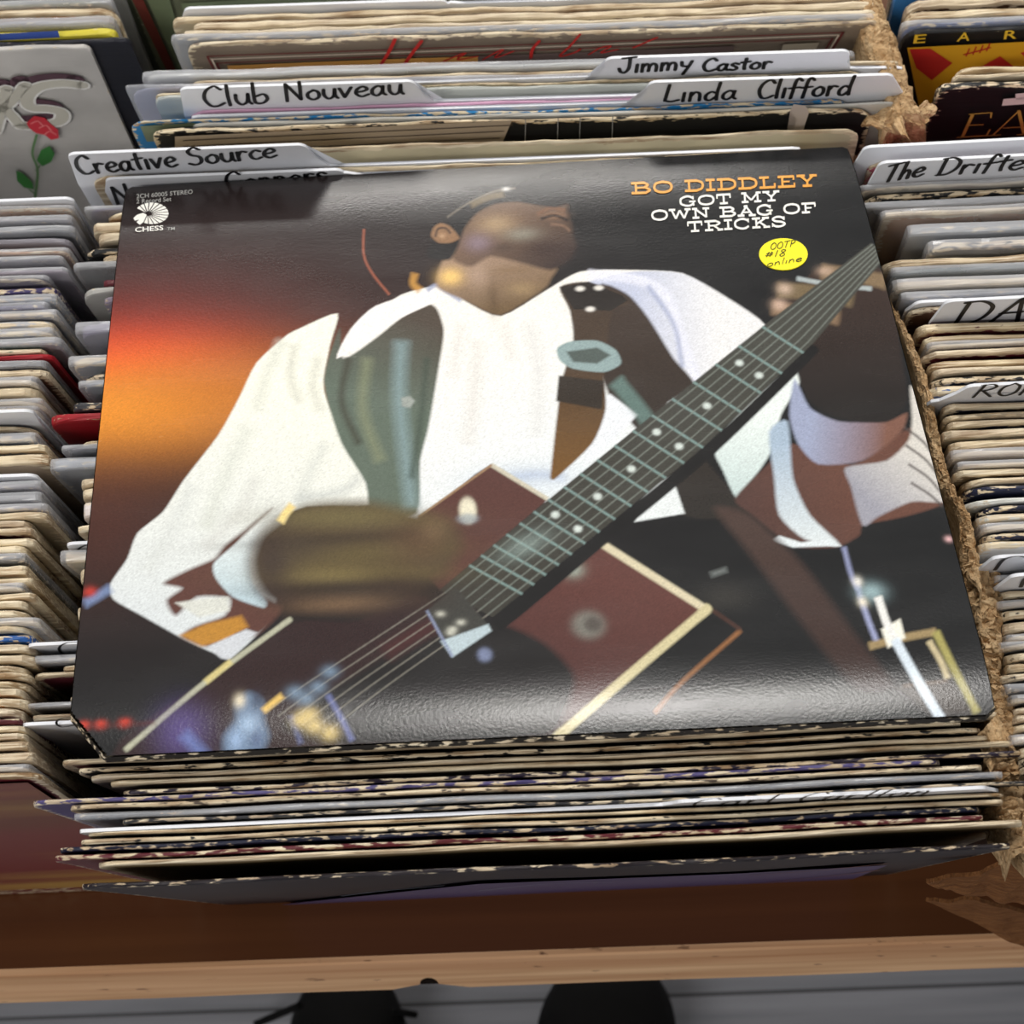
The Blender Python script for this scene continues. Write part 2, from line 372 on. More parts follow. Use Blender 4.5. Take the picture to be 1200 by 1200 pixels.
# neck, head thrown back, cap (plain shapes)
paint([(512,336),(516,310),(530,290),(560,286),(652,312),(646,326),(640,336),(587,369),(545,352)], (152,126,104), 3, (104,82,54), ((560,305),(590,362)))
blob(528, 324, 15, 11, (238,196,116), .95); blob(578, 350, 7, 22, (84,64,40), .6); blob(560, 322, 14, 16, (176,150,130), .6); blob(612, 338, 18, 9, (160,134,96), .6); blob(600, 316, 30, 6, (120,94,62), .5)
paint([(530,302),(538,272),(552,252),(572,240),(604,234),(632,238),(654,236),(666,240),(664,250),(670,262),(672,276),(676,288),(668,304),(646,316),(612,308),(575,300),(552,312)], (112,88,70), 4, (52,38,34), ((575,262),(655,308)))
blob(582, 262, 24, 13, (176,150,116), .75); blob(612, 274, 22, 9, (150,148,134), .6); blob(560, 284, 17, 12, (142,126,142), .6); blob(590, 290, 14, 6, (70,56,48), .6); blob(640, 292, 26, 13, (54,38,34), .75)
blob(650, 252, 14, 5, (150,112,84), .7); stroke([(634,256),(650,252),(666,258)], 3.4, (38,26,22), 1.8, .9); stroke([(630,250),(646,243),(662,246)], 4, (120,84,60), 2, .8); stroke([(646,262),(660,264),(668,270)], 3, (130,100,80), 1.8, .7); blob(650, 240, 5, 2.6, (26,20,18), .8)
paint([(500,300),(514,268),(540,246),(576,226),(610,222),(650,232),(664,238),(650,242),(630,240),(606,236),(580,238),(558,250),(544,268),(536,290),(526,304)], (28,26,26), 3)
paint([(505,276),(508,266),(516,261),(526,264),(534,272),(538,279),(528,284),(514,284)], (140,106,76), 2); stroke([(510,277),(513,268),(522,267),(528,273)], 2.4, (62,44,36), 1.4, .9); blob(518, 276, 4, 3, (196,160,124), .6)
stroke([(524,254),(548,238),(578,224),(604,220)], 2.4, (112,104,92), 1.2, .8); stroke([(552,240),(572,231),(590,227)], 7, (112,96,66), 3, .8); blob(593, 221, 5, 3, (216,216,212), .9)
stroke([(486,320),(484,332),(492,340)], 8, (196,144,66), 3, .8)
stroke([(426,268),(426,298),(436,320),(456,345)], 2.6, (150,84,62), 1.2)
# right half: strap, vest, second sleeve
paint([(740,318),(800,320),(852,348),(897,381),(872,408),(815,452),(770,440),(750,380),(722,344),(690,330)], (226,226,226), 2, (186,192,212), ((840,350),(745,350)))
stroke([(690,322),(740,326),(780,345),(800,400),(818,450)], 12, (222,224,236), 4, .8); stroke([(760,335),(790,380),(800,430)], 5, (140,150,184), 3, .7)
paint([(700,335),(735,344),(760,372),(790,420),(815,452),(780,480),(845,560),(880,602),(800,604),(760,520),(718,470),(700,420)], (58,46,38), 2.5, (40,36,32), ((720,370),(820,590)))
paint([(690,468),(716,462),(748,486),(700,534),(684,548)], (224,228,232), 2)
paint([(656,336),(690,330),(730,346),(738,356),(718,364),(712,400),(708,440),(710,480),(694,520),(650,562),(645,560),(655,470),(660,440),(672,400),(668,364)], (66,52,40), 1.8, (112,78,34), ((690,420),(655,560)))
paint([(656,336),(690,330),(730,346),(736,352),(716,364),(672,362)], (34,28,24), 1.5)
for x, y in ((680,338),(702,337),(692,362)): blob(x, y, 6, 3.4, (226,222,214), 1, 2)
paint([(653,408),(668,400),(700,399),(722,410),(728,426),(708,436),(672,432),(656,422)], (140,160,160), 1.6); paint([(664,412),(700,407),(716,416),(700,426),(672,424)], (78,88,84), 2)
paint([(655,440),(708,446),(706,480),(652,470)], (46,38,30), 1.6); stroke([(722,446),(750,480),(762,498)], 18, (100,126,120), 4, .8)
paint([(744,612),(752,586),(770,566),(788,558),(803,602)], (220,226,226), 1.6)
# forearm side: white folds, brown cloth
paint([(838,522),(880,470),(930,432),(938,448),(916,486),(904,530),(880,566),(864,584),(848,552)], (224,232,228), 2, (190,206,204), ((880,480),(860,575)))
paint([(862,584),(900,545),(930,520),(1000,545),(1060,505),(1095,500),(1108,560),(1108,590),(1060,606),(1012,616),(1008,628),(980,642),(930,640),(880,602)], (98,64,52), 2.2, (78,54,48), ((1000,560),(880,600)))
paint([(1068,452),(1084,474),(1108,555),(1110,588),(1070,588),(1030,606),(1012,616),(998,570),(992,548),(1040,540),(1066,516),(1070,490)], (206,202,194), 2.4, (150,150,160), ((1090,540),(1010,580)))
for k in range(4): stroke([(1060+k*3,500+k*22),(1085+k*2,520+k*20),(1106,552+k*14)], 3, (70,62,60), 1.6, .8)
paint([(932,444),(950,478),(985,494),(1040,494),(1064,484),(1056,508),(1012,540),(960,544),(936,520),(926,486)], (150,158,184), 2.4, (120,84,70), ((950,500),(1040,510)))
paint([(902,506),(924,494),(930,560),(950,604),(986,640),(944,632),(914,604),(908,560)], (160,178,196), 2.6, (206,214,216), ((915,520),(960,630)))
paint([(904,634),(914,628),(940,636),(970,632),(986,640),(930,642)], (214,222,224), 1.6)
# fretting hand
paint([(908,360),(914,346),(940,330),(962,314),(1020,310),(1044,326),(1058,420),(1064,470),(1040,494),(985,490),(950,470),(934,430),(948,404),(960,384)], (52,38,32), 2.4, (30,26,24), ((985,340),(1010,480)))
stroke([(906,360),(940,366),(984,372)], 16, (128,104,80), 4); stroke([(912,340),(950,342),(1000,350)], 18, (112,96,70), 4); stroke([(964,318),(1000,322),(1040,330)], 17, (124,104,78), 4)
blob(914, 357, 9, 7, (206,176,156), .8); blob(920, 338, 9, 7, (204,178,158), .8); blob(968, 317, 10, 6, (196,168,146), .7); stroke([(935,326),(980,334),(1022,338)], 5, (180,190,190), 2, .8)
# trousers, strap, stand
paint([(838,596),(880,604),(940,660),(1000,740),(1046,802),(1004,806),(940,730),(880,650)], (70,54,48), 6, (52,36,32), ((870,610),(1020,800)))
blob(850, 700, 30, 14, (60,58,54), .6); stroke([(834,674),(852,668)], 6, (120,126,124), 3, .7)
stroke([(990,642),(998,672),(1006,690)], 5, (140,146,180), 2.4); stroke([(1004,680),(1016,720),(1030,756)], 6, (150,156,190), 2.4)
blob(1022, 694, 14, 9, (150,176,180), .9); blob(1006, 682, 5, 5, (230,226,214), .9); blob(1012, 706, 5, 5, (230,222,200), .9)
stroke([(1020,758),(1060,748),(1098,741)], 9, (150,130,92), 2.2); stroke([(1098,741),(1122,790),(1146,836)], 9, (158,150,88), 2.2); stroke([(1090,752),(1104,776),(1112,796)], 7, (190,176,140), 2)
stroke([(1112,800),(1060,806)], 5, (120,100,84), 2); paint([(1050,806),(1118,798),(1140,836),(1096,842)], (52,44,38), 4)
paint([(1034,738),(1056,726),(1062,748),(1042,760)], (236,234,220), 2); stroke([(1030,700),(1040,730),(1050,750)], 9, (226,226,222), 2)
stroke([(1050,750),(1072,790),(1104,844)], 11, (206,218,228), 2); blob(1138, 584, 3, 5, (200,170,90), .8); blob(1113, 632, 4, 3, (226,180,180), .9)
# guitar: boxy brown body, neck
paint([(576,544),(642,586),(516,692),(470,646),(490,606)], (84,52,46), 1.6)
stroke([(576,545),(642,585)], 5, (196,190,170), 1.4); stroke([(490,606),(576,545)], 2.6, (150,120,90), 1.2)
paint([(500,700),(420,728),(340,730),(270,780),(130,886),(420,884),(600,876)], (44,28,28), 3)
paint([(700,634),(830,716),(655,862),(430,872),(520,790),(585,735)], (92,56,50), 2, (66,38,36), ((720,680),(640,850)))
paint([(585,732),(640,756),(672,790),(668,820),(640,864),(400,874),(330,850),(420,790),(500,742)], (28,26,26), 5)
stroke([(452,766),(500,738),(552,716)], 20, (70,34,34), 7, .7)
stroke([(700,634),(830,716)], 9, (206,196,166), 1.8, smooth=False); stroke([(832,712),(740,790),(652,866)], 11, (200,190,150), 1.8)
stroke([(868,740),(800,800),(768,836)], 5, (136,92,56), 2); stroke([(836,716),(868,738)], 4, (70,46,38), 2, smooth=False)
blob(548, 598, 10, 14, (226,220,196), 1, 3); blob(548, 608, 12, 6, (150,160,166), .8, 2); blob(690, 733, 18, 14, (120,120,112), .9, 2); blob(695, 732, 10, 8, (70,62,58), .8, 2)
blob(672, 668, 11, 8, (150,160,148), .9); blob(568, 768, 8, 7, (120,130,160), .9, 2)
stroke([(146,880),(240,800),(340,726)], 6, (172,172,150), 1.6); stroke([(240,800),(270,776)], 7, (206,190,120), 2, .8)
UPE = [(1022,284),(905,374),(770,482),(640,588),(515,692)]; LOE = [(1040,300),(952,404),(830,520),(700,626),(578,724)]
paint(UPE+LOE[::-1], (66,66,60), 1.2, (54,52,46), ((900,380),(540,700)))
paint([LOE[1],(960,412),(838,532),(708,640),(590,738),LOE[4],LOE[3],LOE[2]], (20,19,19), 1.6)
def along(E, t):
    q = t*(len(E)-1); i = min(int(q), len(E)-2); f_ = q-i; return (E[i][0]*(1-f_)+E[i+1][0]*f_, E[i][1]*(1-f_)+E[i+1][1]*f_)
tt = .27; step = .052; fr_t = []
while tt < .95: fr_t.append(tt); tt += step; step *= .962
for k, t in enumerate(fr_t):
    a, b = along(UPE, t), along(LOE, t); stroke([a, b], 2.8, (118,142,138), 1.1, smooth=False)
for k in range(6):
    s = .1+.8*k/5; q = [(a[0]*(1-s)+b[0]*s, a[1]*(1-s)+b[1]*s) for a, b in zip(UPE, LOE)]
    stroke(q, 1.6, (118,124,116), .9, .75, smooth=False)
    e = q[-1]; stroke([e, (e[0]-210+k*4, e[1]+140)], 1.5, (150,146,134), .9, .6, smooth=False)
for i, two in ((1,1),(3,0),(5,1),(7,0),(9,0),(11,1)):
    if i+1 >= len(fr_t): continue
    t = (fr_t[i]+fr_t[i+1])/2; a, b = along(UPE, t), along(LOE, t)
    for s in ((.28, .72) if two else (.5,)): blob(a[0]*(1-s)+b[0]*s, a[1]*(1-s)+b[1]*s, 5, 4, (206,216,210), .95, 2)
blob(615, 640, 30, 10, (150,170,164), .45, 1, .6)
paint([(500,716),(534,688),(576,738),(530,770)], (58,58,54), 1.6); paint([(516,752),(572,732),(576,740),(530,771)], (176,192,198), 1.6); stroke([(500,716),(530,770)], 3, (130,140,168), 1.4)
for x, y in ((516,720),(530,738),(540,730),(528,742)): blob(x, y, 5, 3, (200,200,186), .8)
# strumming hand, blurred by its movement
paint([(335,604),(370,590),(430,588),(480,600),(528,612),(540,640),(520,672),(480,694),(440,722),(370,718),(316,706),(296,680),(292,655),(304,626)], (84,70,48), 10, (54,40,34), ((420,610),(400,720)))
for cx_, cy_, rx_, ry_, c_, a_, r_ in ((400,606,90,12,(108,98,62),.7,-.05),(400,632,110,7,(56,44,32),.75,.02),(430,650,90,12,(100,88,54),.65,.03),(410,674,90,11,(122,108,66),.75,-.04),(400,690,90,7,(48,38,30),.8,-.03),(400,708,60,8,(112,88,64),.75,.02),
    (490,636,34,22,(86,62,44),.6,.3),(318,660,22,40,(52,40,38),.7,0),(470,690,50,18,(52,38,30),.7,-.4),(508,622,16,12,(120,98,70),.5,0),(350,640,30,14,(66,56,44),.6,0)): blob(cx_, cy_, rx_, ry_, c_, a_, 1, r_)
stroke([(342,592),(334,602),(328,612)], 9, (230,206,136), 2.4)
# bridge, little lights
paint([(276,826),(290,812),(306,822),(308,845),(314,864),(304,882),(264,884),(262,864),(276,846)], (110,134,162), 5, alpha=.8); blob(280, 822, 6, 6, (226,214,186), .9); blob(290, 850, 10, 8, (160,186,214), .8); blob(276, 868, 8, 8, (150,176,210), .8); blob(300, 868, 7, 8, (80,96,130), .7); blob(300, 822, 6, 8, (44,50,70), .7)
blob(212, 858, 26, 22, (92,78,140), .7); stroke([(215,862),(238,886)], 12, (110,130,190), 6, .7)
stroke([(308,834),(330,816)], 7, (216,180,96), 2.4); stroke([(384,816),(400,844),(412,868)], 5, (110,120,176), 3, .8); stroke([(340,840),(352,872)], 5, (96,110,160), 3, .6)
for x, y in ((352,845),(368,852),(386,860),(362,838)): blob(x, y, 9, 6, (216,190,120), .8)
for x, y in ((345,812),(358,820),(372,806),(386,788)): blob(x, y, 9, 6, (130,156,180), .6)
for x, y in ((97,851),(117,850),(145,848)): blob(x, y, 6, 3.5, (206,60,40), .9)
stroke([(84,854),(180,848)], 4, (90,34,30), 3, .5); stroke([(98,708),(112,700),(128,690)], 10, (120,140,180), 4, .8); blob(104, 694, 7, 5, (190,60,50), .9)
IMG *= (1+.07*_rg.standard_normal((NP, NP, 1)))
IMG = np.clip(IMG, 0, 1)

# ---------------------------------------------------------------- the setting: floor, table, shoes
def wood_planks():
    n = Nodes('grey_floor_planks')
    g = n.noise((3, 60, 1), det=5, rand=False); g2 = n.noise((1.2, 9, 1), det=3, rand=False)
    c = n.mix(g, lin((70, 72, 78)), lin((186, 188, 196))); c = n.mix(n.math('MULTIPLY', g2, .5), c, lin((84, 86, 92)))
    tc = n.n('ShaderNodeTexCoord'); br = n.n('ShaderNodeTexBrick'); br.inputs['Scale'].default_value = 1
    br.inputs['Brick Width'].default_value = 1.1; br.inputs['Row Height'].default_value = .12; br.inputs['Mortar Size'].default_value = .0016
    br.inputs['Color1'].default_value = (1, 1, 1, 1); br.inputs['Color2'].default_value = (.86, .86, .86, 1); br.inputs['Mortar'].default_value = (.25, .25, .25, 1)
    n.l(tc, 'Object', br, 0); mx = n.n('ShaderNodeMix', data_type='RGBA', blend_type='MULTIPLY'); mx.inputs[0].default_value = 1
    n.l(c[0], c[1], mx, 6); n.l(br, 0, mx, 7); n.base((mx, 2)); n.bump(g, .2, .001)
    return n.set(.5, .4)
bm = bmesh.new(); bx(bm, -4, 4, -3, 4, -.05, 0)
fl = obj('floor', bm, wood_planks()); fl['kind'] = 'structure'; fl['label'] = 'grey wood plank floor below the table'

bm = bmesh.new(); bx(bm, -4, 4, 4, 4.1, 0, 3.1); wl = obj('wall_back', bm, flat('pale_wall_paint', (214, 210, 204), .7, .2, .04)); wl['kind'] = 'structure'; wl['label'] = 'pale painted shop wall beyond the record boxes'
def stained_wood():
    n = Nodes('brown_stained_wood'); g = n.noise((2.5, 70, 70), det=4, rand=False); g2 = n.noise((1.5, 14, 14), det=2, rand=False)
    c = n.mix(g, lin((74, 42, 24)), lin((120, 74, 44))); c = n.mix(n.math('MULTIPLY', g2, .6), c, lin((60, 34, 20)))
    n.base(c); return n.set(.32, .4)
def raw_wood():
    n = Nodes('raw_pine_edge'); g = n.noise((4, 260, 130), det=4, rand=False); p = n.noise((60, 160, 260), det=3, rand=False); g2 = n.noise((2, 40, 40), det=2, rand=False)
    c = n.mix(n.math('MULTIPLY', n.math('SUBTRACT', g, .25), 1.9, True), lin((158, 112, 72)), lin((232, 194, 152)))
    c = n.mix(n.math('MULTIPLY', n.math('SUBTRACT', g2, .5), 2.2, True), c, lin((184, 134, 96)))
    c = n.mix(n.math('MULTIPLY', n.math('SUBTRACT', p, .67), 14.0, True), c, lin((74, 44, 24)))
    n.base(c); n.bump(g, .3, .0006); return n.set(.5, .35)
YF = -.0362
tb = empty('wooden_table', (0, .3, 0)); tag(tb, 'brown stained wooden table with a pale raw front edge, under the record boxes', 'table')
bm = bmesh.new(); bx(bm, -1.1, 1.1, YF+.003-.3, .95-.3, ZB-.0295, ZB-.0002); obj('table_top', bm, stained_wood(), tb)
# pale edge with a half-round notch cut from its underside
nx, _, nz_ = at(502, 1146, ZB-.02); bm = bmesh.new(); prof = []
xs = [-1.1 + 2.2*i/60 for i in range(61)]; xs = sorted([x for x in xs if abs(x-nx) > .007] + [nx+.0045*math.cos(PI*k/12) for k in range(13)])
rg = random.Random(2)
def low(x):
    q = abs(x-nx); return (math.sqrt(max(0, .0045**2-q*q))*1.5 + (.0045 if q < .0045 else 0)) + .0003*math.sin(x*40)
ring = []
for x in xs:
    zt, zb = ZB-.0006+.0003*math.sin(31*x), ZB-.0305+low(x)
    ring.append([bm.verts.new(p) for p in ((x, YF+.003-.3, ZB), (x, YF+.0006-.3, zt), (x, YF-.3, zt-.0014), (x, YF-.3, zb+.001), (x, YF+.001-.3, zb), (x, YF+.003-.3, zb))])
for a, b in zip(ring, ring[1:]):
    for k in range(6): bm.faces.new((a[k], b[k], b[(k+1) % 6], a[(k+1) % 6]))
bm.faces.new(ring[0]); bm.faces.new(ring[-1][::-1]); bmesh.ops.recalc_face_normals(bm, faces=bm.faces)
obj('edge_strip', bm, raw_wood(), tb)['label'] = 'pale raw pine front edge with a round notch'
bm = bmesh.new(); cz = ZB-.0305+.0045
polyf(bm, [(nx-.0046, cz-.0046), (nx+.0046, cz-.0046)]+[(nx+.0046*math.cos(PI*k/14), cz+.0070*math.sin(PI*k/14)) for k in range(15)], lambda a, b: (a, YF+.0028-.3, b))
obj('hole_shade_plug', bm, flat('painted_hole_shade', (24, 18, 14), .9, .05, .2), tb)  # near-black plug behind the notch paints in the shade inside the hole
ML = stained_wood()
for x in (-1.02, 1.02):
    for y in (.02, .88):
        bm = bmesh.new(); bx(bm, x-.03, x+.03, y-.03-.3, y+.03-.3, 0, ZB-.0295); obj('leg', bm, ML, tb)

M_SHOE = flat('black_shoe_leather', (13, 13, 14), .7, .15, .3); M_SOLE = flat('black_rubber_sole', (12, 12, 13), .7, .2, .2); M_LACE = flat('black_lace', (16, 16, 16), .8, .1, .2)
def shoe(px0, px1, yaw, label, laces):
    a, b = at(px0, 1180, 0.03), at(px1, 1180, 0.03); w = b[0]-a[0]; cx = (a[0]+b[0])/2
    toe = at(600, 1105, .05)[1]
    t = empty('shoe', (cx, toe-.14, 0), (0, 0, R(yaw))); tag(t, label, 'shoe', 'black shoes under the table')
    def lastw(s): return w/2*(.80+.2*math.sin(PI*min(1, s*1.25)) if s < .75 else (.98*math.sqrt(max(0, 1-((s-.72)/.28)**2))))
    for nm, z0, z1, mt, gr in (('sole', 0, .022, M_SOLE, 1.04), ('upper', .022, None, M_SHOE, 1.0)):
        bm = bmesh.new(); rows = []
        for i in range(25):
            s = i/24; y = (-.14+.28*s); hw = max(.002, lastw(min(s, .9995)))*gr
            top = z1 if z1 else .03+.062*(1-s)**.6+.02*math.sqrt(max(0, 1-s))
            rows.append([bm.verts.new((math.cos(PI*k/10)*hw*(1 if k not in (0, 10) else .97), y, z0 if k in (0, 10) else z0+(top-z0)*min(1, math.sin(PI*k/10)**(.5 if z1 is None else .15)))) for k in range(11)])
        for p, q in zip(rows, rows[1:]):
            for k in range(11): bm.faces.new((p[k], p[(k+1) % 11], q[(k+1) % 11], q[k]))
        bm.faces.new(rows[0]); bm.faces.new(rows[-1]); bmesh.ops.recalc_face_normals(bm, faces=bm.faces)
        obj(nm, bm, mt, t, True)
    for pts in laces:
        bm = bmesh.new(); P = [at(px, py, .075 if k == 0 else .03) for k, (px, py) in enumerate(pts)]
        inv = (Matrix.Translation(t.location) @ Euler((0, 0, R(yaw))).to_matrix().to_4x4()).inverted()
        P = [inv @ Vector(p) for p in P]; d = (P[1]-P[0]).normalized(); u = d.orthogonal().normalized()*.003; v = d.cross(u)
        r0 = [[bm.verts.new(p+u*math.cos(k*PI/3)+v*math.sin(k*PI/3)) for k in range(6)] for p in P]
        for k in range(6): bm.faces.new((r0[0][k], r0[0][(k+1) % 6], r0[1][(k+1) % 6], r0[1][k]))
        bm.faces.new(r0[0]); bm.faces.new(r0[1][::-1]); obj('lace', bm, M_LACE, t, True)
shoe(345, 492, 4, 'black shoe on the grey floor under the table, the left one', [((352, 1178), (300, 1200)), ((458, 1184), (486, 1189))])
shoe(612, 785, -6, 'black shoe on the grey floor under the table, the right one', [])

# ---------------------------------------------------------------- the torn cardboard box between the middle and right-hand rows
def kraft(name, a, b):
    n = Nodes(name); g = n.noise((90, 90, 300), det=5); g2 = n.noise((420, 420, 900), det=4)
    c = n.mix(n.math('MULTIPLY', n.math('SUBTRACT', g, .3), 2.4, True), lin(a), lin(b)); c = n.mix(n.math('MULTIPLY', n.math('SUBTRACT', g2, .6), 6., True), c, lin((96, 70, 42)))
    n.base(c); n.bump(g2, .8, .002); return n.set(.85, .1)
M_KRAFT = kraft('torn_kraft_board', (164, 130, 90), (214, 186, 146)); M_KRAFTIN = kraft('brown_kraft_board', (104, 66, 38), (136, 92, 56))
box = empty('cardboard_box', (.0, .2, ZB)); tag(box, 'torn brown cardboard box whose ragged wall parts the middle and right-hand rows', 'box')
BL0 = Vector(box.location)
WALL = [(1010,-60,26,.905),(1020,0,40,.905),(1036,50,46,.905),(1054,105,44,.905),(1062,138,58,.904),(1056,158,40,.885),(1028,170,10,.866),(984,196,6,.862),(990,240,6,.862),(1012,300,6,.868),(1040,352,8,.885),(1062,390,10,.894),(1084,450,15,.897),(1098,520,16,.897),(1108,560,17,.897),(1132,605,17,.897),(1137,650,26,.898),(1153,690,46,.898),(1160,740,42,.897),(1163,790,32,.894),(1178,835,44,.892),(1182,880,62,.890),(1180,915,64,.888),(1192,960,36,.884),(1199,1000,26,.878)]
def torn_wall():
    rg = random.Random(8); bm = bmesh.new(); rows = []
    P = []
    for px, py, w, z in WALL:
        p = at(px, py, z); w3 = (at(px+w, py, z)-p)[0]; P.append((p[0], p[1], p[2], w3))
    Q = smoothline(P, 26); prev = None; K = 14; acc = [0]*K
    for i, (x, y, z, w) in enumerate(Q):
        row = []; fl = min(1, max(.15, w/.010))
        acc = [.80*a+rg.uniform(-1, 1) for a in acc]
        zz = z+.0016*math.sin(i*.7)*fl+rg.uniform(-.0010, .0010)
        for k in range(K):
            s = k/(K-1)*2-1; arch = math.sqrt(max(0, 1-s*s))
            ox = s*w/2 + acc[k]*.0007*fl*(1.2-abs(s)); oz = -.012*(1-arch)*fl + acc[(k*5) % K]*.0010*fl
            if abs(s) > .99: oz = -.02
            row.append(bm.verts.new((x+ox-BL0.x, y+rg.uniform(-.0006, .0006)*fl-BL0.y, zz+oz-BL0.z)))
        thin = min(w, .004)/2; q_ = min(1, max(0, (-.085-y)/.05)); lift = .22*q_*q_*(3-2*q_)
        row = [bm.verts.new((x-thin-BL0.x, y-BL0.y+.1195*(1-lift/.285), .0005+lift)), bm.verts.new((x-thin-BL0.x, y-BL0.y+.0125, z-.03-BL0.z))]+row+[bm.verts.new((x+thin-BL0.x, y-BL0.y+.0125, z-.03-BL0.z)), bm.verts.new((x+thin-BL0.x, y-BL0.y+.1195*(1-lift/.285), .0005+lift))]
        rows.append(row)
    for a, b in zip(rows, rows[1:]):
        for k in range(len(a)-1): bm.faces.new((a[k], b[k], b[k+1], a[k+1]))
    bmesh.ops.recalc_face_normals(bm, faces=bm.faces)
    return obj('torn_side_wall', bm, M_KRAFT, box)
torn_wall()
def crumple(name, pts, z, seed, mat, n=9, amp=.004, th=.0016):
    """a torn, curled flap of board spanned between four corners (px, py, z)"""
    rg = random.Random(seed); c = [Vector(at(px, py, zz)) for px, py, zz in pts]; bm = bmesh.new(); g = {}
    nn = (c[1]-c[0]).cross(c[3]-c[0]).normalized(); 
    if nn.z < 0: nn = -nn
    ph = [rg.uniform(0, 6) for _ in range(4)]
    for s in (0, 1):
        for i in range(n+1):
            for j in range(n+1):
                u, v = i/n, j/n; p = (1-u)*(1-v)*c[0]+u*(1-v)*c[1]+u*v*c[2]+(1-u)*v*c[3]
                h = amp*(math.sin(7*u+ph[0])*math.cos(5*v+ph[1])+.6*math.sin(15*u+9*v+ph[2])) if s == 0 else g[(0, i, j, 'h')]
                if s == 0:
                    jx = rg.uniform(-1, 1)*amp*.35*(1 if (i in (0, n) or j in (0, n)) else .15); jy = rg.uniform(-1, 1)*amp*.35; g[(0, i, j, 'h')] = h; g[(0, i, j, 'j')] = (jx, jy)
                jx, jy = g[(0, i, j, 'j')]
                q = p+nn*(h-s*th)+Vector((jx, jy, 0))-BL0; g[(s, i, j)] = bm.verts.new(q)
    for i in range(n):
        for j in range(n):
            bm.faces.new([g[(0, i, j)], g[(0, i+1, j)], g[(0, i+1, j+1)], g[(0, i, j+1)]]); bm.faces.new([g[(1, i, j+1)], g[(1, i+1, j+1)], g[(1, i+1, j)], g[(1, i, j)]])
    for i in range(n):
        for (a, b) in (((i, 0), (i+1, 0)), ((n, i), (n, i+1)), ((i+1, n), (i, n)), ((0, i+1), (0, i))):
            bm.faces.new([g[(1,)+a], g[(1,)+b], g[(0,)+b], g[(0,)+a]])
    bmesh.ops.recalc_face_normals(bm, faces=bm.faces); return obj(name, bm, mat, box)
crumple('torn_flap', [(1008,146,.895),(1052,112,.905),(1062,160,.906),(1046,152,.900)], 0, 1, M_KRAFT, amp=.0016)
crumple('torn_flap', [(1062,140,.903),(1086,118,.900),(1100,126,.893),(1082,150,.896)], 0, 2, M_KRAFT, amp=.0014)
crumple('torn_flap', [(1138,662,.902),(1162,664,.899),(1177,690,.895),(1150,720,.899)], 0, 3, M_KRAFT, amp=.0018)
crumple('torn_flap', [(1150,700,.900),(1176,700,.895),(1170,750,.892),(1150,745,.897)], 0, 4, M_KRAFT, amp=.0018)
crumple('torn_flap', [(1142,866,.893),(1168,838,.898),(1192,880,.892),(1160,905,.890)], 0, 5, M_KRAFT, amp=.002)
crumple('torn_flap', [(1155,893,.888),(1190,880,.890),(1200,935,.882),(1188,925,.884)], 0, 6, M_KRAFT, amp=.0018)
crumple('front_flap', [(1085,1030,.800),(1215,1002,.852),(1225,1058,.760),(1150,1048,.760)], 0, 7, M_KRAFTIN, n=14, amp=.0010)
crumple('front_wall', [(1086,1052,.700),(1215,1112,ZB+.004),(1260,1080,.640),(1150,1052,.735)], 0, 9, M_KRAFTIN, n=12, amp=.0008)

# ---------------------------------------------------------------- the big sleeve lying on top
def uvp(u, v, off=0.0): return Vector(cover_pt(np.array(u), np.array(v), off))
ccen = uvp(.5, .5, -.006)
cov = empty('record_sleeve', ccen); tag(cov, 'large glossy black sleeve showing a guitarist in white, lying flat across the middle row', 'record')
OUT = []
for a, b, k in (((.040,0),(.988,0),40),((.988,0),(1,.012),3),((1,.012),(1,.99),30),((1,.99),(.99,1),3),((.99,1),(.010,1),40),((.010,1),(0,.988),3),((0,.988),(0,.055),30),((0,.055),(.040,0),6)):
    for i in range(k): OUT.append((a[0]+(b[0]-a[0])*i/k, a[1]+(b[1]-a[1])*i/k))
bm = bmesh.new(); el = bm.verts.layers.float.new('edge'); rg = random.Random(4)
def under(u, v): return uvp(u, v, -.0034) - (Vector(cN)*float(bulge(np.array(u), np.array(v))))
R0, R1, R2 = [], [], []
for u, v in OUT:
    a = uvp(u, v, -.0003); b = under(u, v); c = (a+b)/2; o = (c-ccen); o.z = 0; o = o.normalized()*(.0005+rg.uniform(0, .0003))
    for L, p in ((R0, a), (R1, c+o), (R2, b)):
        q = bm.verts.new(p-ccen); q[el] = 1.0; L.append(q)
N_ = len(OUT)
for i in range(N_):
    j = (i+1) % N_; bm.faces.new((R0[i], R1[i], R1[j], R0[j])); bm.faces.new((R1[i], R2[i], R2[j], R1[j]))
bmesh.ops.triangulate(bm, faces=[bm.faces.new(R2)])
bmesh.ops.recalc_face_normals(bm, faces=bm.faces)
o = obj('cardboard_cover', bm, M_SLEEVE, cov); o.color = lin((34, 30, 26), .42)
# printed front
U, V = _uu*.9976+.0012, _vv*.9976+.0012
PT = cover_pt(U, V) - np.array(ccen)
idx = np.arange(NP*NP).reshape(NP, NP)
F = np.stack([idx[:-1, :-1], idx[:-1, 1:], idx[1:, 1:], idx[1:, :-1]], -1).reshape(-1, 4)
uc, vc = U[:-1, :-1].ravel(), V[:-1, :-1].ravel()
keep = (uc/.040+vc/.055 > 1.05) & ((1-uc)+vc > .011) & ((1-uc)+(1-vc) > .009) & (uc+(1-vc) > .010)
F = F[keep]
me = bpy.data.meshes.new('front_print'); me.from_pydata(PT.reshape(-1, 3).tolist(), [], F.tolist())
ca = me.color_attributes.new('print', 'FLOAT_COLOR', 'POINT')
ca.data.foreach_set('color', np.concatenate([IMG.reshape(-1, 3), np.ones((NP*NP, 1))], 1).astype(np.float32).ravel())
for p in me.polygons: p.use_smooth = True
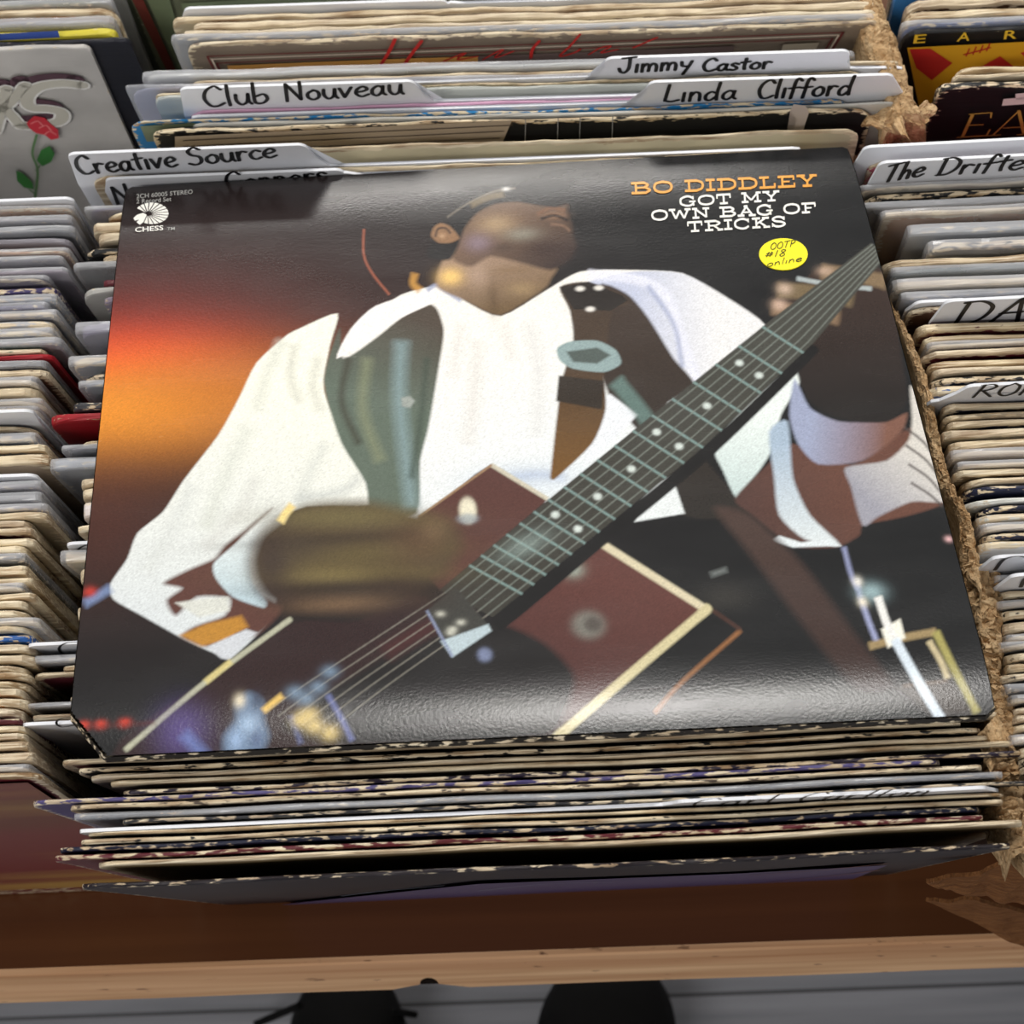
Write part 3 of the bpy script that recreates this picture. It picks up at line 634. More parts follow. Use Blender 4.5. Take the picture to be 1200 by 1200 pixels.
n = Nodes('glossy_print'); at_ = n.n('ShaderNodeAttribute', attribute_name='print'); n.l(at_, 0, n.b, 'Base Color')
gr = n.noise((900, 1000, 900), det=3, rand=False); n.bump(gr, .13, .0005)
sc_ = n.noise((22, 60, 22), det=3, rand=False); rr = n.math('ADD', n.math('MULTIPLY', sc_, .16), .18); n.t.links.new(rr[0].outputs[0], n.b.inputs['Roughness'])
n.b.inputs['Specular IOR Level'].default_value = .5
link('front_print', me, n.m, cov)['label'] = 'printed front with a guitarist in white against black'

def cpx(px, py, off=.00025): u, v = cover_uv(px, py); return uvp(u, v, off)-ccen
SLAB = {}
def _slab():
    Hh = lambda x0, x1, y, w=.2: ([(x0, y), (x1, y)], w); Vv = lambda x, y0=.1, y1=.9, w=.17: ([(x, y0), (x, y1)], w); Ll = lambda *p: (list(p), .17)
    Cc = lambda w, *p: (smoothline(list(p)), w)
    D = SLAB
    D['B'] = (1.6, [Hh(.05,1.1,.9), Hh(.05,1.2,.1), Hh(.35,1.1,.52,.15), Vv(.4), Cc(.18,(1.05,.9),(1.32,.72),(1.05,.53)), Cc(.18,(1.12,.52),(1.46,.3),(1.12,.1))])
    D['O'] = (1.6, [Cc(.19,(.8,.92),(.3,.8),(.14,.5),(.3,.2),(.8,.08),(1.3,.2),(1.46,.5),(1.3,.8),(.8,.92))])
    D['D'] = (1.55, [Hh(.05,1.0,.9), Hh(.05,1.0,.1), Vv(.38), Cc(.19,(.95,.9),(1.32,.75),(1.42,.5),(1.32,.25),(.95,.1))])
    D['I'] = (.8, [Hh(.05,.75,.9), Hh(.05,.75,.1), Vv(.4)])
    D['L'] = (1.35, [Hh(.05,.8,.9), Vv(.4), Hh(.05,1.25,.1), Vv(1.22,.1,.42,.14)])
    D['E'] = (1.45, [Vv(.4), Hh(.05,1.3,.9), Hh(.05,1.35,.1), Hh(.4,.95,.5,.14), Vv(1.26,.62,.92,.13), Vv(1.31,.08,.4,.13)])
    D['F'] = (1.4, [Vv(.4), Hh(.05,1.3,.9), Hh(.05,.78,.1), Hh(.4,.95,.5,.14), Vv(1.26,.58,.92,.13)])
    D['Y'] = (1.55, [Ll((.3,.9),(.78,.45)), Ll((1.25,.9),(.78,.45)), Vv(.78,.1,.48), Hh(0,.62,.91), Hh(.98,1.52,.91), Hh(.42,1.14,.1)])
    D['G'] = (1.6, [Cc(.19,(1.25,.76),(.95,.92),(.6,.92),(.22,.75),(.14,.5),(.22,.25),(.6,.08),(1.0,.08),(1.28,.25)), Vv(1.28,.62,.95,.12), Hh(.92,1.5,.44,.15), Vv(1.3,.03,.44,.14)])
    D['C'] = (1.5, [Cc(.19,(1.25,.76),(.95,.92),(.6,.92),(.22,.75),(.14,.5),(.22,.25),(.6,.08),(1.0,.08),(1.3,.26)), Vv(1.28,.6,.95,.12)])
    D['T'] = (1.45, [Hh(.08,1.34,.9), Vv(.71), Hh(.36,1.06,.1), Vv(.12,.56,.92,.13), Vv(1.3,.56,.92,.13)])
    D['M'] = (1.9, [Vv(.35), Vv(1.5), Ll((.35,.88),(.92,.25)), Ll((1.5,.88),(.92,.25)), Hh(.05,.5,.91), Hh(1.35,1.8,.91), Hh(.05,.66,.1), Hh(1.18,1.82,.1)])
    D['W'] = (2.0, [Ll((.25,.9),(.6,.1)), Ll((.6,.1),(.98,.85)), Ll((.98,.85),(1.36,.1)), Ll((1.36,.1),(1.72,.9)), Hh(0,.58,.91), Hh(1.42,1.98,.91)])
    D['N'] = (1.65, [Vv(.35), Vv(1.3), Ll((.35,.88),(1.3,.12)), Hh(.05,.5,.91), Hh(1.0,1.6,.91), Hh(.05,.66,.1)])
    D['A'] = (1.65, [Ll((.3,.1),(.82,.9)), Ll((1.35,.1),(.82,.9)), Hh(.5,1.15,.38,.14), Hh(.02,.62,.09), Hh(1.02,1.65,.09), Hh(.6,.95,.92)])
    D['R'] = (1.6, [Vv(.4), Hh(.05,1.05,.9), Cc(.18,(1.0,.9),(1.34,.7),(1.0,.5)), Hh(.4,1.05,.49,.15), Ll((.85,.48),(1.3,.1)), Hh(.05,.76,.1), Hh(1.12,1.6,.09)])
    D['K'] = (1.6, [Vv(.4), Ll((.45,.42),(1.2,.9)), Ll((.7,.55),(1.26,.1)), Hh(.05,.74,.9), Hh(.92,1.5,.91), Hh(.05,.74,.1), Hh(1.0,1.56,.09)])
    D['S'] = (1.35, [Cc(.19,(1.12,.74),(.85,.92),(.45,.92),(.17,.74),(.42,.55),(.88,.47),(1.18,.28),(.88,.08),(.42,.08),(.15,.26)), Vv(1.14,.62,.95,.12), Vv(.14,.05,.4,.12)])
    D[' '] = (.7, [])
_slab()
def cover_slab(lines, mat, name):
    bm = bmesh.new()
    for text, p0, p1, cap in lines:
        adv = sum(SLAB[c][0]+.06 for c in text); ex = ((p1[0]-p0[0])/adv, (p1[1]-p0[1])/adv); ey = (-.06*cap, -cap); cx = 0
        for ch in text:
            for pts, w in SLAB[ch][1]:
                q = [(p0[0]+(cx+a)*ex[0]+b*ey[0], p0[1]+(cx+a)*ex[1]+b*ey[1]) for a, b in pts]
                ribbon(bm, q, w*cap, lambda a, b: cpx(a, b), False)
            cx += SLAB[ch][0]+.06
    return obj(name, bm, mat, cov)
M_OR = flat('orange_print', (232, 160, 62), .3, .5, .05); M_WH = flat('white_print', (240, 238, 230), .3, .5, .04)
cover_slab([('BO DIDDLEY', (739.5, 228.5), (959, 219), 14.5)], M_OR, 'orange_title')['label'] = 'orange slab lettering'
cover_slab([('GOT MY', (796, 243), (915, 236), 12.5), ('OWN BAG OF', (763, 259.5), (958, 250), 12.8), ('TRICKS', (805, 273), (923, 266), 12.8)], M_WH, 'white_title')['label'] = 'white slab lettering'
FONT = None
def font_mesh(text):                # block lettering from Blender's own built-in font: 2D verts and faces, cap height about .7
    c = bpy.data.curves.new('t', 'FONT'); c.body = text; c.resolution_u = 3; c.offset = .012; o = bpy.data.objects.new('t', c); COL.objects.link(o)
    me = o.to_mesh(); v = [(q.co.x, q.co.y) for q in me.vertices]; f = [tuple(p.vertices) for p in me.polygons]; o.to_mesh_clear()
    bpy.data.objects.remove(o); bpy.data.curves.remove(c); return v, f
def block_text(text, p0, p1, cap, to3, name, mat, parent, shear=0.0):
    v, f = font_mesh(text); x0 = min(a for a, b in v); x1 = max(a for a, b in v); bm = bmesh.new()
    h = max(b for a, b in v); q = []
    for a, b in v:
        s = (a-x0)/(x1-x0); y = b/h; q.append(bm.verts.new(to3(p0[0]+(p1[0]-p0[0])*s+shear*cap*y, p0[1]+(p1[1]-p0[1])*s-cap*y)))
    for p in f:
        try: bm.faces.new([q[i] for i in p])
        except ValueError: pass
    return obj(name, bm, mat, parent)
M_GR = flat('grey_print', (150, 150, 146), .3, .5, .05)
block_text('2CH 60005 STEREO', (160, 233), (226, 227.5), 5, cpx, 'catalogue_number', M_GR, cov)
block_text('2 Record Set', (160, 239), (201, 236), 5, cpx, 'small_print', M_GR, cov)
block_text('CHESS', (158.5, 272.5), (191.5, 270), 5.6, cpx, 'logo_name', M_WH, cov)
block_text('TM', (196, 270.5), (205, 270), 3.6, cpx, 'trade_mark', M_GR, cov)
bm = bmesh.new()                    # the round fluted emblem, a horse head's mane fanned out as wedges
for k in range(17):
    a0 = R(-152+k*18.2); a1 = a0+R(14.5); c0 = (174, 251)
    tip = [(178+19.5*math.cos(a0+(a1-a0)*q/3), 250.5+12.6*math.sin(a0+(a1-a0)*q/3)) for q in range(4)]
    polyf(bm, [(c0[0]+3.5*math.cos((a0+a1)/2), c0[1]+2.2*math.sin((a0+a1)/2))]+tip, lambda a, b: cpx(a, b))
polyf(bm, [(172,252),(168,250),(161,252),(156.5,256),(158,259),(163,258),(160,261),(164,264),(168,261)], lambda a, b: cpx(a, b))
obj('emblem', bm, M_WH, cov)
M_YE = flat('yellow_sticker_paper', (250, 236, 30), .5, .4, .03)
bm = bmesh.new(); ringv = [(918+28.5*math.cos(2*PI*k/40), 298.5+18.5*math.sin(2*PI*k/40)) for k in range(40)]
top = [bm.verts.new(cpx(a, b, .0004)) for a, b in ringv]; bot = [bm.verts.new(cpx(a, b, .0000)) for a, b in ringv]
bm.faces.new(top); [bm.faces.new((top[i], bot[i], bot[(i+1) % 40], top[(i+1) % 40])) for i in range(40)]; bmesh.ops.recalc_face_normals(bm, faces=bm.faces)
stk = obj('price_sticker', bm, M_YE, cov); stk['label'] = 'round yellow sticker with pen writing'
bm = bmesh.new()
for text, p0, p1, cap in (('OOTP', (902, 294), (932, 290), 8), ('#18', (896, 303.5), (921, 301), 8), ('online', (898, 314), (940, 307), 8)):
    sx = (p1[0]-p0[0])/textwidth(text); cx = 0
    for ch in text:
        adv, st = HAND[ch]
        for s in st:
            ribbon(bm, [(p0[0]+(cx+u+.15*v)*sx, p0[1]+(cx+u)*sx*(p1[1]-p0[1])/(p1[0]-p0[0])-v*cap) for u, v in smoothline(s, 3)], 1.0, lambda a, b: cpx(a, b, .0006), False)
        cx += adv+.06
obj('pen_writing', bm, flat('brown_pen', (70, 66, 20), .5, .3), stk)

# ---------------------------------------------------------------- the rows of sleeves
PAL = {'cream': (206,190,160), 'tan': (168,142,108), 'white': (232,230,226), 'black': (28,28,30), 'dark grey': (62,62,66), 'grey': (136,136,142), 'pale grey': (182,182,184),
 'maroon': (96,34,44), 'red': (190,30,44), 'pink': (206,96,120), 'navy': (30,36,62), 'blue': (40,96,170), 'sky blue': (36,126,190), 'violet': (70,60,112), 'mauve': (150,136,150),
 'orange': (214,150,84), 'brown': (104,72,50), 'green': (70,110,80), 'yellow': (226,206,70), 'teal': (40,66,68), 'dark violet': (50,42,62), 'silver': (150,156,166), 'sage': (120,126,104)}
ORD = ['first','second','third','fourth','fifth','sixth','seventh','eighth','ninth','tenth','eleventh','twelfth','thirteenth','fourteenth']
def E_(px, py, col='cream', wear=.6, t=.0040, pl=False, lean=None, yaw=None, label=None, lm=None, kind='record', **kw):
    return dict(px=px, py=py, col=col, wear=wear, t=t, pl=pl, lean=lean, yaw=yaw, label=label, lm=lm, kind=kind, kw=kw)
SEED = [100]
def build_sleeve(e, fr, t, group):
    SEED[0] += 1; sd = SEED[0]
    c = e['kw'].get('rgb') or PAL[e['col']]; rg = random.Random(sd)
    q = 1+rg.uniform(-.12, .1); c = tuple(min(255, max(0, v*q*(1+rg.uniform(-.02, .02)))) for v in c)
    root = empty('record_sleeve', fr.loc, (fr.rot.x, 0, fr.rot.z)) if (e['pl'] or e['kw'].get('root')) else None
    me = sleeve_mesh('record_sleeve' if root is None else 'cardboard_cover', t, sd, wob=e['kw'].get('wob', .0004), r=e['kw'].get('r', rg.uniform(.003, .009)), fray=.0005+.0007*e['wear'], lump=1.0+e['wear'])
    o = link('cardboard_cover' if root else 'record_sleeve', me, M_SLEEVE, root); o.color = lin(c, e['wear'])
    if root is None: o.location = fr.loc; o.rotation_euler = fr.rot; root = o
    if e['pl']:
        mp = sleeve_mesh('clear_outer_sleeve', t+.0009, sd+5000, wob=.0004, r=.003, fray=.0004, up=.0022, w=SW+.003, h=SW, lump=.3)
        p = link('clear_outer_sleeve', mp, M_PLASTIC, root); p.location.x = -.0015; p['label'] = 'clear crinkled plastic outer sleeve'
    tag(root, None, 'record', group); return root
def build_divider(e, fr, t, group):
    k = e['kw']; (ax, az), (bx_, bz) = fr.local(*k['tab'][0]), fr.local(*k['tab'][1]); h = max(.004, (az+bz)/2); s0, s1 = k.get('slope', (.004, .006)); rr = .004
    up = [(0, -SW+.004), (0, -.006), (.002, -.001)]
    x0, x1 = max(.0, ax), min(SW, bx_)
    pts = [(0, -.30), (0, -.004), (.001, -.001), (.004, 0)] if x0 > .012 else [(0, -.30)]
    arc = lambda cx, cz, a0, a1: [(cx+rr*math.cos(R(a0+(a1-a0)*q/5)), cz+rr*math.sin(R(a0+(a1-a0)*q/5))) for q in range(6)]
    if x0 > .012: pts += [(x0-s0-.004, 0), (x0-s0-.001, .001), (x0-s0*.5, h*.5)]
    else: x0 = max(x0, rr); pts += [(x0-rr, -.006)]
    pts += arc(x0+rr*.6, h-rr, 170, 90)+arc(x1-rr*.6, h-rr, 90, 10)
    if x1 < SW-.012: pts += [(x1+s1*.5, h*.45), (x1+s1+.001, .001), (x1+s1+.004, 0), (SW-.004, 0), (SW-.001, -.001), (SW, -.004)]
    else: pts += [(SW, -.006)]
    pts += [(SW, -.30)]
    bm = bmesh.new(); f = [bm.verts.new((x, -t/2, z)) for x, z in pts]; b = [bm.verts.new((x, t/2, z)) for x, z in pts]
    m = len(pts); ff = [bm.faces.new(f), bm.faces.new(b[::-1])]
    for i in range(m): bm.faces.new((f[i], b[i], b[(i+1) % m], f[(i+1) % m]))
    bmesh.ops.triangulate(bm, faces=ff); bmesh.ops.recalc_face_normals(bm, faces=bm.faces)
    o = obj('divider_card', bm, M_CARD); o.location = fr.loc; o.rotation_euler = fr.rot; tag(o, None, 'divider', group)
    for text, p0, p1, cap, w in k.get('text', ()): handwrite(fr, text, p0, p1, cap, w, o, y=-t/2-.0003, name='marker_lettering')
    for pts_, w in k.get('strokes', ()):
        a = art_poly(fr, [], M_INK, o, 'marker_lettering', -t/2-.0003, [(pts_, w)])
    return o
def build_row(entries, side, lean0, yaw0, group, rowname, jl=.35, jy=.07):
    """entries run from the back of the row to its front; px, py is the visible end of each top edge"""
    rg = random.Random(len(entries)*7+len(rowname)); fs = []
    for e in entries:
        e['lean'] = (lean0(e['py']) if e['lean'] is None else e['lean']); e['yaw'] = (yaw0(e['py']) if e['yaw'] is None else e['yaw']) + rg.uniform(-jy, jy)*(0 if e['kw'].get('nj') else 1)
        fs.append(place_frame(e['px'], e['py'], e['lean'], e['yaw'], .0046, side, e['kw'].get('dz', 0)))
    for e, f in zip(entries, fs):
        if e['kind'] == 'divider':
            (ax, az), (b_, bz) = f.local(*e['kw']['tab'][0]), f.local(*e['kw']['tab'][1]); h = (az+bz)/2
            if h > .019:
                h = .019; tx, ty = e['kw']['tab'][0]; q = at(tx, ty, f.loc.z+h*math.cos(R(e['lean'])))
                f.loc.y = q[1]+h*math.sin(R(e['lean'])) - math.sin(R(e['yaw']))*(ax)
    order = sorted(range(len(fs)), key=lambda i: -(fs[i].loc.y + math.sin(R(entries[i]['yaw']))*SW*.5))
    entries = [entries[i] for i in order]; fs = [fs[i] for i in order]
    mid = [f.loc.y + math.sin(R(e['yaw']))*SW*.5 for f, e in zip(fs, entries)]
    for i in range(1, len(fs)):
        dmin = .0019 if 'divider' in (entries[i]['kind'], entries[i-1]['kind']) else .0026
        if mid[i] > mid[i-1]-dmin: fs[i].loc.y -= mid[i]-(mid[i-1]-dmin); mid[i] = mid[i-1]-dmin
        bot = lambda k, L: mid[k]+SW*math.sin(R(L)); lm_, lc = entries[i-1]['lean'], entries[i]['lean']
        if bot(i, lc) > bot(i-1, lm_)-dmin*1.02:
            lc = math.degrees(math.asin((bot(i-1, lm_)-dmin*1.02-mid[i])/SW)); entries[i]['lean'] = lc
            nf = Frame(fs[i].loc, lc, entries[i]['yaw']); nf.loc.z = ztop(lc, .0046)+entries[i]['kw'].get('dz', 0); fs[i] = nf
    out = []; lm, cnt = None, 0
    for i, (e, fr) in enumerate(zip(entries, fs)):
        bt = [mid[k]+SW*math.sin(R(entries[k]['lean'])) for k in range(len(mid))] if i == 0 else bt
        g = [min(abs(mid[j]-mid[i]), abs(bt[j]-bt[i])) for j in (i-1, i+1) if 0 <= j < len(mid)]
        t = e['t'] if e['kind'] == 'record' else .0012
        ends = .9*math.cos(R(e['lean']))*min(g+[.05])
        t = max(.0008, min(t, ends*(.62 if e['pl'] else .80)))
        o = (build_sleeve if e['kind'] == 'record' else build_divider)(e, fr, t, group)
        if e['label']: o['label'] = e['label']; lm, cnt = e['lm'] or lm, (0 if e['lm'] else cnt+1)
        else:
            d = ('clear-wrapped ' if e['pl'] else (('worn ' if e['col'] in ('cream', 'tan', 'white') or e['wear'] < .72 else 'worn cream-edged ') if e['wear'] > .62 else '')) + e['col']
            what = 'record sleeve' if e['kind'] == 'record' else 'divider card'
            where = f'{ORD[cnt]} in front of {lm}' if lm else f'{ORD[cnt]} from the back of {rowname}'
            o['label'] = f'{d} {what}, {where}'; cnt += 1
        if e['kw'].get('group'): o['group'] = e['kw']['group']
        out.append((o, fr, e, t))
    return out
def filler(y0, y1, xs, step, pals, seed, wear=(.4, .9), plp=0.0, **kw):
    """ordinary sleeves between two heights of the photograph, ends following the line xs"""
    rg = random.Random(seed); out = []; y = y0
    while y < y1:
        x = np.interp(y, [a for a, b in xs], [b for a, b in xs]) + rg.uniform(-1, 1)*kw.get('jx', 9)
        col = rg.choice(pals); pl = rg.random() < plp
        out.append(E_(x, y, col, rg.uniform(*wear), t=rg.uniform(.0026, .0046), pl=pl)); y += step*rg.uniform(.75, 1.3)
    return out

# ---- middle row, behind the big sleeve
mid = [
 E_(150, -60, 'brown', .6), E_(152, -48, 'cream', .6), E_(147, -36, 'navy', .5),
 E_(150, -14, 'sage', .35, label='green sleeve with a maroon border, leftmost at the top of the middle row', lm='the green maroon-bordered sleeve', root=1, art='green'),
 E_(205, 15, 'white', .2, kind='divider', tab=((218, 9), (520, 0)), label='white divider card with a blank tab behind the dark red worn sleeve'),
 E_(200, 22, 'cream', .7), 
 E_(224, 30, 'maroon', .75, t=.005, label='badly worn dark red sleeve with a peeling cream edge, top of middle row', lm='the peeling dark red sleeve'),
 E_(212, 39, 'cream', .7, t=.003), E_(204, 46, 'silver', .45, pl=True, t=.004),
 E_(216, 51, 'tan', .55, label='taupe sleeve with a maroon and cream frame and red brushed script', lm='the taupe red-script sleeve', root=1, art='frame', rgb=(168,150,134)),
 E_(170, 90, 'pale grey', .3, pl=True, t=.003, label='clear-wrapped pale grey sleeve sticking out left behind the small white tabs'),
 E_(222, 97, 'brown', .75, label='brown gilt-edged sleeve just behind the blue-white lettered tabs', rgb=(150,118,78)),
 E_(225, 104, 'white', .2, kind='divider', tab=((713, 66), (992, 60)), slope=(.004, .002), label='white divider tab with two handwritten words, second from the taupe sleeve, right side',
    text=(('Jimmy', (724, 86), (812, 81), 18, 4.6), ('Castor', (822, 84), (904, 80), 15, 4.6))),
 E_(180, 110, 'cream', .5, t=.0026), E_(152, 102, 'mauve', .3, pl=True, t=.003, rgb=(180,180,200)),
 E_(180, 113, 'white', .25, t=.0022, label='small white-edged sleeve peeking left beside the wide lettered tab'),
 E_(212, 129, 'white', .2, kind='divider', tab=((214, 104), (482, 93)), slope=(.002, .007), label='white divider tab lettered in black above a pink line, left of the row', lm='the divider with the pink line',
    text=(('Club', (240, 126), (318, 120), 24, 4.6), ('Nouveau', (334, 119), (474, 110), 22, 4.6))),
 E_(218, 131, 'pink', .25, t=.0022, label='white sleeve with a thin pink top edge below the lettered tab', rgb=(226,178,206)),
 E_(222, 136, 'white', .2, kind='divider', tab=((764, 95), (1044, 87)), slope=(.005, .002), label='white divider tab at far right, lettered in black, ending against the torn cardboard',
    text=(('Linda', (776, 120), (864, 116), 20, 4.4), ('Clifford', (886, 116), (998, 111), 22, 4.6))),
 E_(150, 143, 'sky blue', .5, label='sleeve with a bright blue frame at the left of the middle row', lm='the bright blue framed sleeve', root=1, art='blue'),
 E_(224, 146, 'white', .25, t=.003, rgb=(226,222,216)),
 E_(176, 154, 'black', .55, label='black sleeve with a chipped rim, beige patch and a pale strip near its right corner', lm='the black sleeve with the beige patch', root=1, art='bent'),
 E_(155, 181, 'cream', .7, t=.003),
 E_(86, 206, 'white', .2, kind='divider', tab=((86, 186), (352, 162)), slope=(.002, .008), label='white divider tab with two handwritten words above the top-left corner of the big sleeve', lm='the big left-hand divider tab',
    text=(('Creative', (93, 205), (210, 195), 22, 4.8), ('Source', (222, 194), (326, 184), 20, 4.8))),
 E_(106, 210, 'tan', .85, t=.004, rgb=(180,150,116)),
 E_(120, 219, 'white', .2, kind='divider', tab=((124, 214), (396, 193)), slope=(.002, .006), label='white divider tab half hidden behind the top edge of the big sleeve', lm='the half-hidden divider tab',
    text=(('Norman', (136, 240), (250, 226), 22, 4.2), ('Connors', (266, 222), (386, 212), 20, 4.2))),
]
def lean_mid(y): return float(np.interp(y, [-60, 60, 180, 215, 240, 330, 860, 960, 1060], [21, 21.5, 22.8, 24.8, 25.4, 25.4, 25.4, 26.8, 29.5]))
def yaw_mid(y): return float(np.interp(y, [-60, 60, 140, 200, 240, 300, 900, 1060], [-1.3, -1.4, -1.4, -.7, -.3, .2, .5, .6]))
# ---- middle row, under the big sleeve: only their left ends show
XL = [(240,108),(262,107),(292,99),(330,92),(352,95),(400,95),(440,88),(470,88),(500,66),(530,84),(560,84),(600,94),(650,78),(700,84),(760,46),(800,48),(840,60),(885,70)]
und = [
 E_(103, 247, 'violet', .3, pl=True), E_(122, 252, 'cream', .75), E_(106, 266, 'orange', .8), E_(112, 278, 'cream', .8), E_(98, 296, 'black', .45, label='black sleeve with a pale worn corner beside the top-left of the big sleeve', lm='the pale-cornered black sleeve'),
 E_(118, 304, 'cream', .7), E_(90, 314, 'black', .25, pl=True), E_(120, 332, 'maroon', .3), E_(92, 341, 'pale grey', .35, label='pale grey-green sleeve end beside the orange glow', lm='the pale grey-green sleeve', rgb=(196,198,188)),
 E_(120, 352, 'mauve', .4), E_(92, 386, 'silver', .3, pl=True, label='clear-wrapped lilac sleeve beside the red glow of the big sleeve', lm='the clear-wrapped lilac sleeve', rgb=(160,160,186)), E_(112, 384, 'white', .2, kind='divider', tab=((112, 380), (350, 366)), label='white divider corner peeking out left of the red glow', slope=(.002,.006)),
 E_(124, 408, 'cream', .6), E_(84, 425, 'silver', .55, pl=True), E_(95, 443, 'black', .5), E_(96, 452, 'silver', .4, pl=True), E_(84, 478, 'dark grey', .4),
 E_(56, 491, 'red', .35, t=.004, label='bright red sleeve poking out left of the big sleeve', lm='the bright red sleeve'),
 E_(92, 520, 'cream', .7), E_(76, 524, 'grey', .3, pl=True), E_(62, 546, 'silver', .4, pl=True), E_(92, 566, 'cream', .7), E_(93, 578, 'cream', .6), E_(94, 597, 'white', .4, t=.005), E_(88, 620, 'tan', .8),
 E_(82, 655, 'white', .2, kind='divider', tab=((80, 637), (350, 624)), slope=(.002, .006), label='white divider tab showing one curved pen stroke, left of the white shirt sleeve', lm='the curved-stroke tab', strokes=(([(112, 637), (98, 640), (91, 645), (94, 652), (108, 656)], 3.2),)),
 E_(75, 654, 'cream', .6, pl=True, t=.005), E_(88, 672, 'cream', .7), E_(92, 690, 'dark grey', .5), E_(84, 716, 'cream', .75), E_(92, 738, 'brown', .6),
 E_(38, 772, 'white', .2, kind='divider', tab=((37, 756), (300, 742)), slope=(.002, .006), label='white divider tab level with the lower left of the cover, showing a small curve', lm='the lower left tab', strokes=(([(90, 752), (76, 754), (69, 760), (74, 766), (90, 766)], 3.2),)),
 E_(42, 775, 'silver', .4, pl=True, t=.005), E_(70, 784, 'cream', .6), E_(34, 791, 'maroon', .75, t=.004), E_(78, 812, 'black', .4), E_(36, 824, 'grey', .3, pl=True, t=.005), E_(80, 820, 'cream', .6), E_(36, 842, 'cream', .6),
 E_(30, 866, 'white', .2, kind='divider', tab=((29, 849), (290, 836)), slope=(.002, .006), label='white divider tab by the cut lower left corner of the big sleeve', lm='the tab by the cut corner', strokes=(([(86, 840), (72, 842), (66, 847), (72, 852), (88, 850)], 3.2),)),
]
for e in und:
    if e['kind'] == 'divider': e['kw']['dz'] = -.0118
und = sorted(und, key=lambda e: e['py'])
# ---- middle row, in front of the big sleeve
fro = [
 E_(112, 886, 'cream', .7),
 E_(68, 894, 'maroon', .82, t=.0046, label='thick cream-edged sleeve with a maroon face, directly below the big sleeve', lm='the thick maroon-faced sleeve', rgb=(86,42,38)),
 E_(90, 905, 'black', .55, t=.0034), E_(102, 913, 'cream', .95, t=.004), E_(126, 920, 'cream', .95, t=.0036), E_(140, 931, 'dark violet', .5, t=.0034),
 E_(34, 944, 'violet', .5, t=.0036, label='violet-spined sleeve sticking out furthest left in front of the big sleeve', lm='the violet-spined sleeve', rgb=(92,84,136)),
 E_(80, 950, 'tan', .55, t=.0034, rgb=(110,92,80)), E_(92, 961, 'silver', .4, t=.0046, pl=True, label='grey-blue sleeve in clear plastic reaching furthest right in the front group', lm='the plastic-wrapped grey-blue sleeve', rgb=(112,118,132)),
 E_(142, 967, 'dark grey', .5, t=.002),
 E_(92, 976, 'white', .2, kind='divider', tab=((797, 941), (1158, 920)), slope=(.005, .002), label='white divider card with a lettered tab in the front group below the big sleeve', lm='the front divider card',
    text=(('Carl', (806, 948), (905, 942), 11, 3.4), ('Carlton', (930, 941), (1085, 932), 11, 3.4))),
 E_(99, 983, 'cream', .85, t=.0046, rgb=(190,180,164)), E_(93, 994, 'black', .6, t=.0038), E_(68, 1002, 'navy', .42, t=.0042), E_(65, 1015, 'maroon', .48, t=.0034), E_(112, 1022, 'tan', .75, t=.0036),
 E_(93, 1048, 'black', .42, t=.0044, label='front sleeve of the middle row, black chipped edge over a smeared violet picture', lm='the front sleeve', root=1, art='front', rgb=(38,30,36)),
]
G_M = 'record sleeves and dividers in the middle row'
ROW = build_row(mid+und+fro, 'L', lean_mid, yaw_mid, G_M, 'the middle row')

# ---- left-hand row: right ends show
XR = [(236,84),(300,74),(330,58),(390,60),(450,44),(490,40),(560,52),(600,44),(640,28),(690,30),(740,36),(790,26),(850,22),(905,40)]
left = [
 E_(150, -70, 'grey', .4), E_(140, -45, 'sage', .4), E_(138, -20, 'pale grey', .3, rgb=(190,186,180), label='pale grey sleeve face at the top beside the green maroon-bordered sleeve', root=1),
 E_(128, 2, 'sage', .4, pl=True), E_(134, 10, 'orange', .7, t=.005, label='orange-edged sleeve at the top left corner', lm='the orange-edged sleeve'), E_(130, 24, 'grey', .35, pl=True),
 E_(134, 36, 'yellow', .35, label='sleeve with a yellow and blue torn top edge behind the rose cover', lm='the yellow and blue edged sleeve', root=1, art='blueedge'),
 E_(152, 45, 'black', .3, rgb=(30,32,44), label='scuffed black sleeve showing right of the rose cover', root=1),
 E_(104, 52, 'pale grey', .35, rgb=(216,210,204), yaw=-.8, label='pale grey sleeve with silver lettering and a red rose', lm='the rose cover', root=1, art='rose'),
 E_(86, 236, 'white', .2, kind='divider', tab=((-260, 252), (82, 234)), label='white rounded divider card just in front of the rose cover', lm='the card before the rose', slope=(.002,.002)),
]
left += filler(243, 410, XR, 10.5, ['grey', 'mauve', 'grey', 'pale grey', 'dark grey', 'violet', 'silver', 'orange'], 11, (.25, .6), .75)
left += [E_(50, 410, 'green', .6), E_(60, 416, 'red', .3, label='thin red-edged sleeve at the left beside the grey plastic ones', lm='the thin red-edged sleeve', pl=False)]
left += filler(426, 486, XR, 10.5, ['grey', 'brown', 'dark grey', 'cream'], 12, (.35, .7), .55)
left += [E_(44, 492, 'white', .2, kind='divider', tab=((-280, 496), (30, 478)), label='white rounded divider card at the left edge level with the red sleeve', lm='the left-edge divider card', slope=(.002,.002))]
left += filler(500, 548, XR, 11, ['silver', 'grey', 'cream', 'tan'], 13, (.4, .8), .55)
left += [E_(46, 560, 'white', .2, kind='divider', tab=((-280, 572), (34, 553)), label='thin white rounded divider card among the tan sleeves at the left', lm='the thin left divider card', slope=(.002,.002))]
left += filler(568, 596, XR, 12, ['grey', 'pale grey', 'mauve'], 14, (.3, .5), 1.0)
left += filler(602, 905, XR, 10.6, ['cream', 'tan', 'cream', 'brown', 'cream', 'maroon', 'dark grey', 'blue', 'orange', 'cream', 'black', 'white'], 15, (.6, .98), .13)
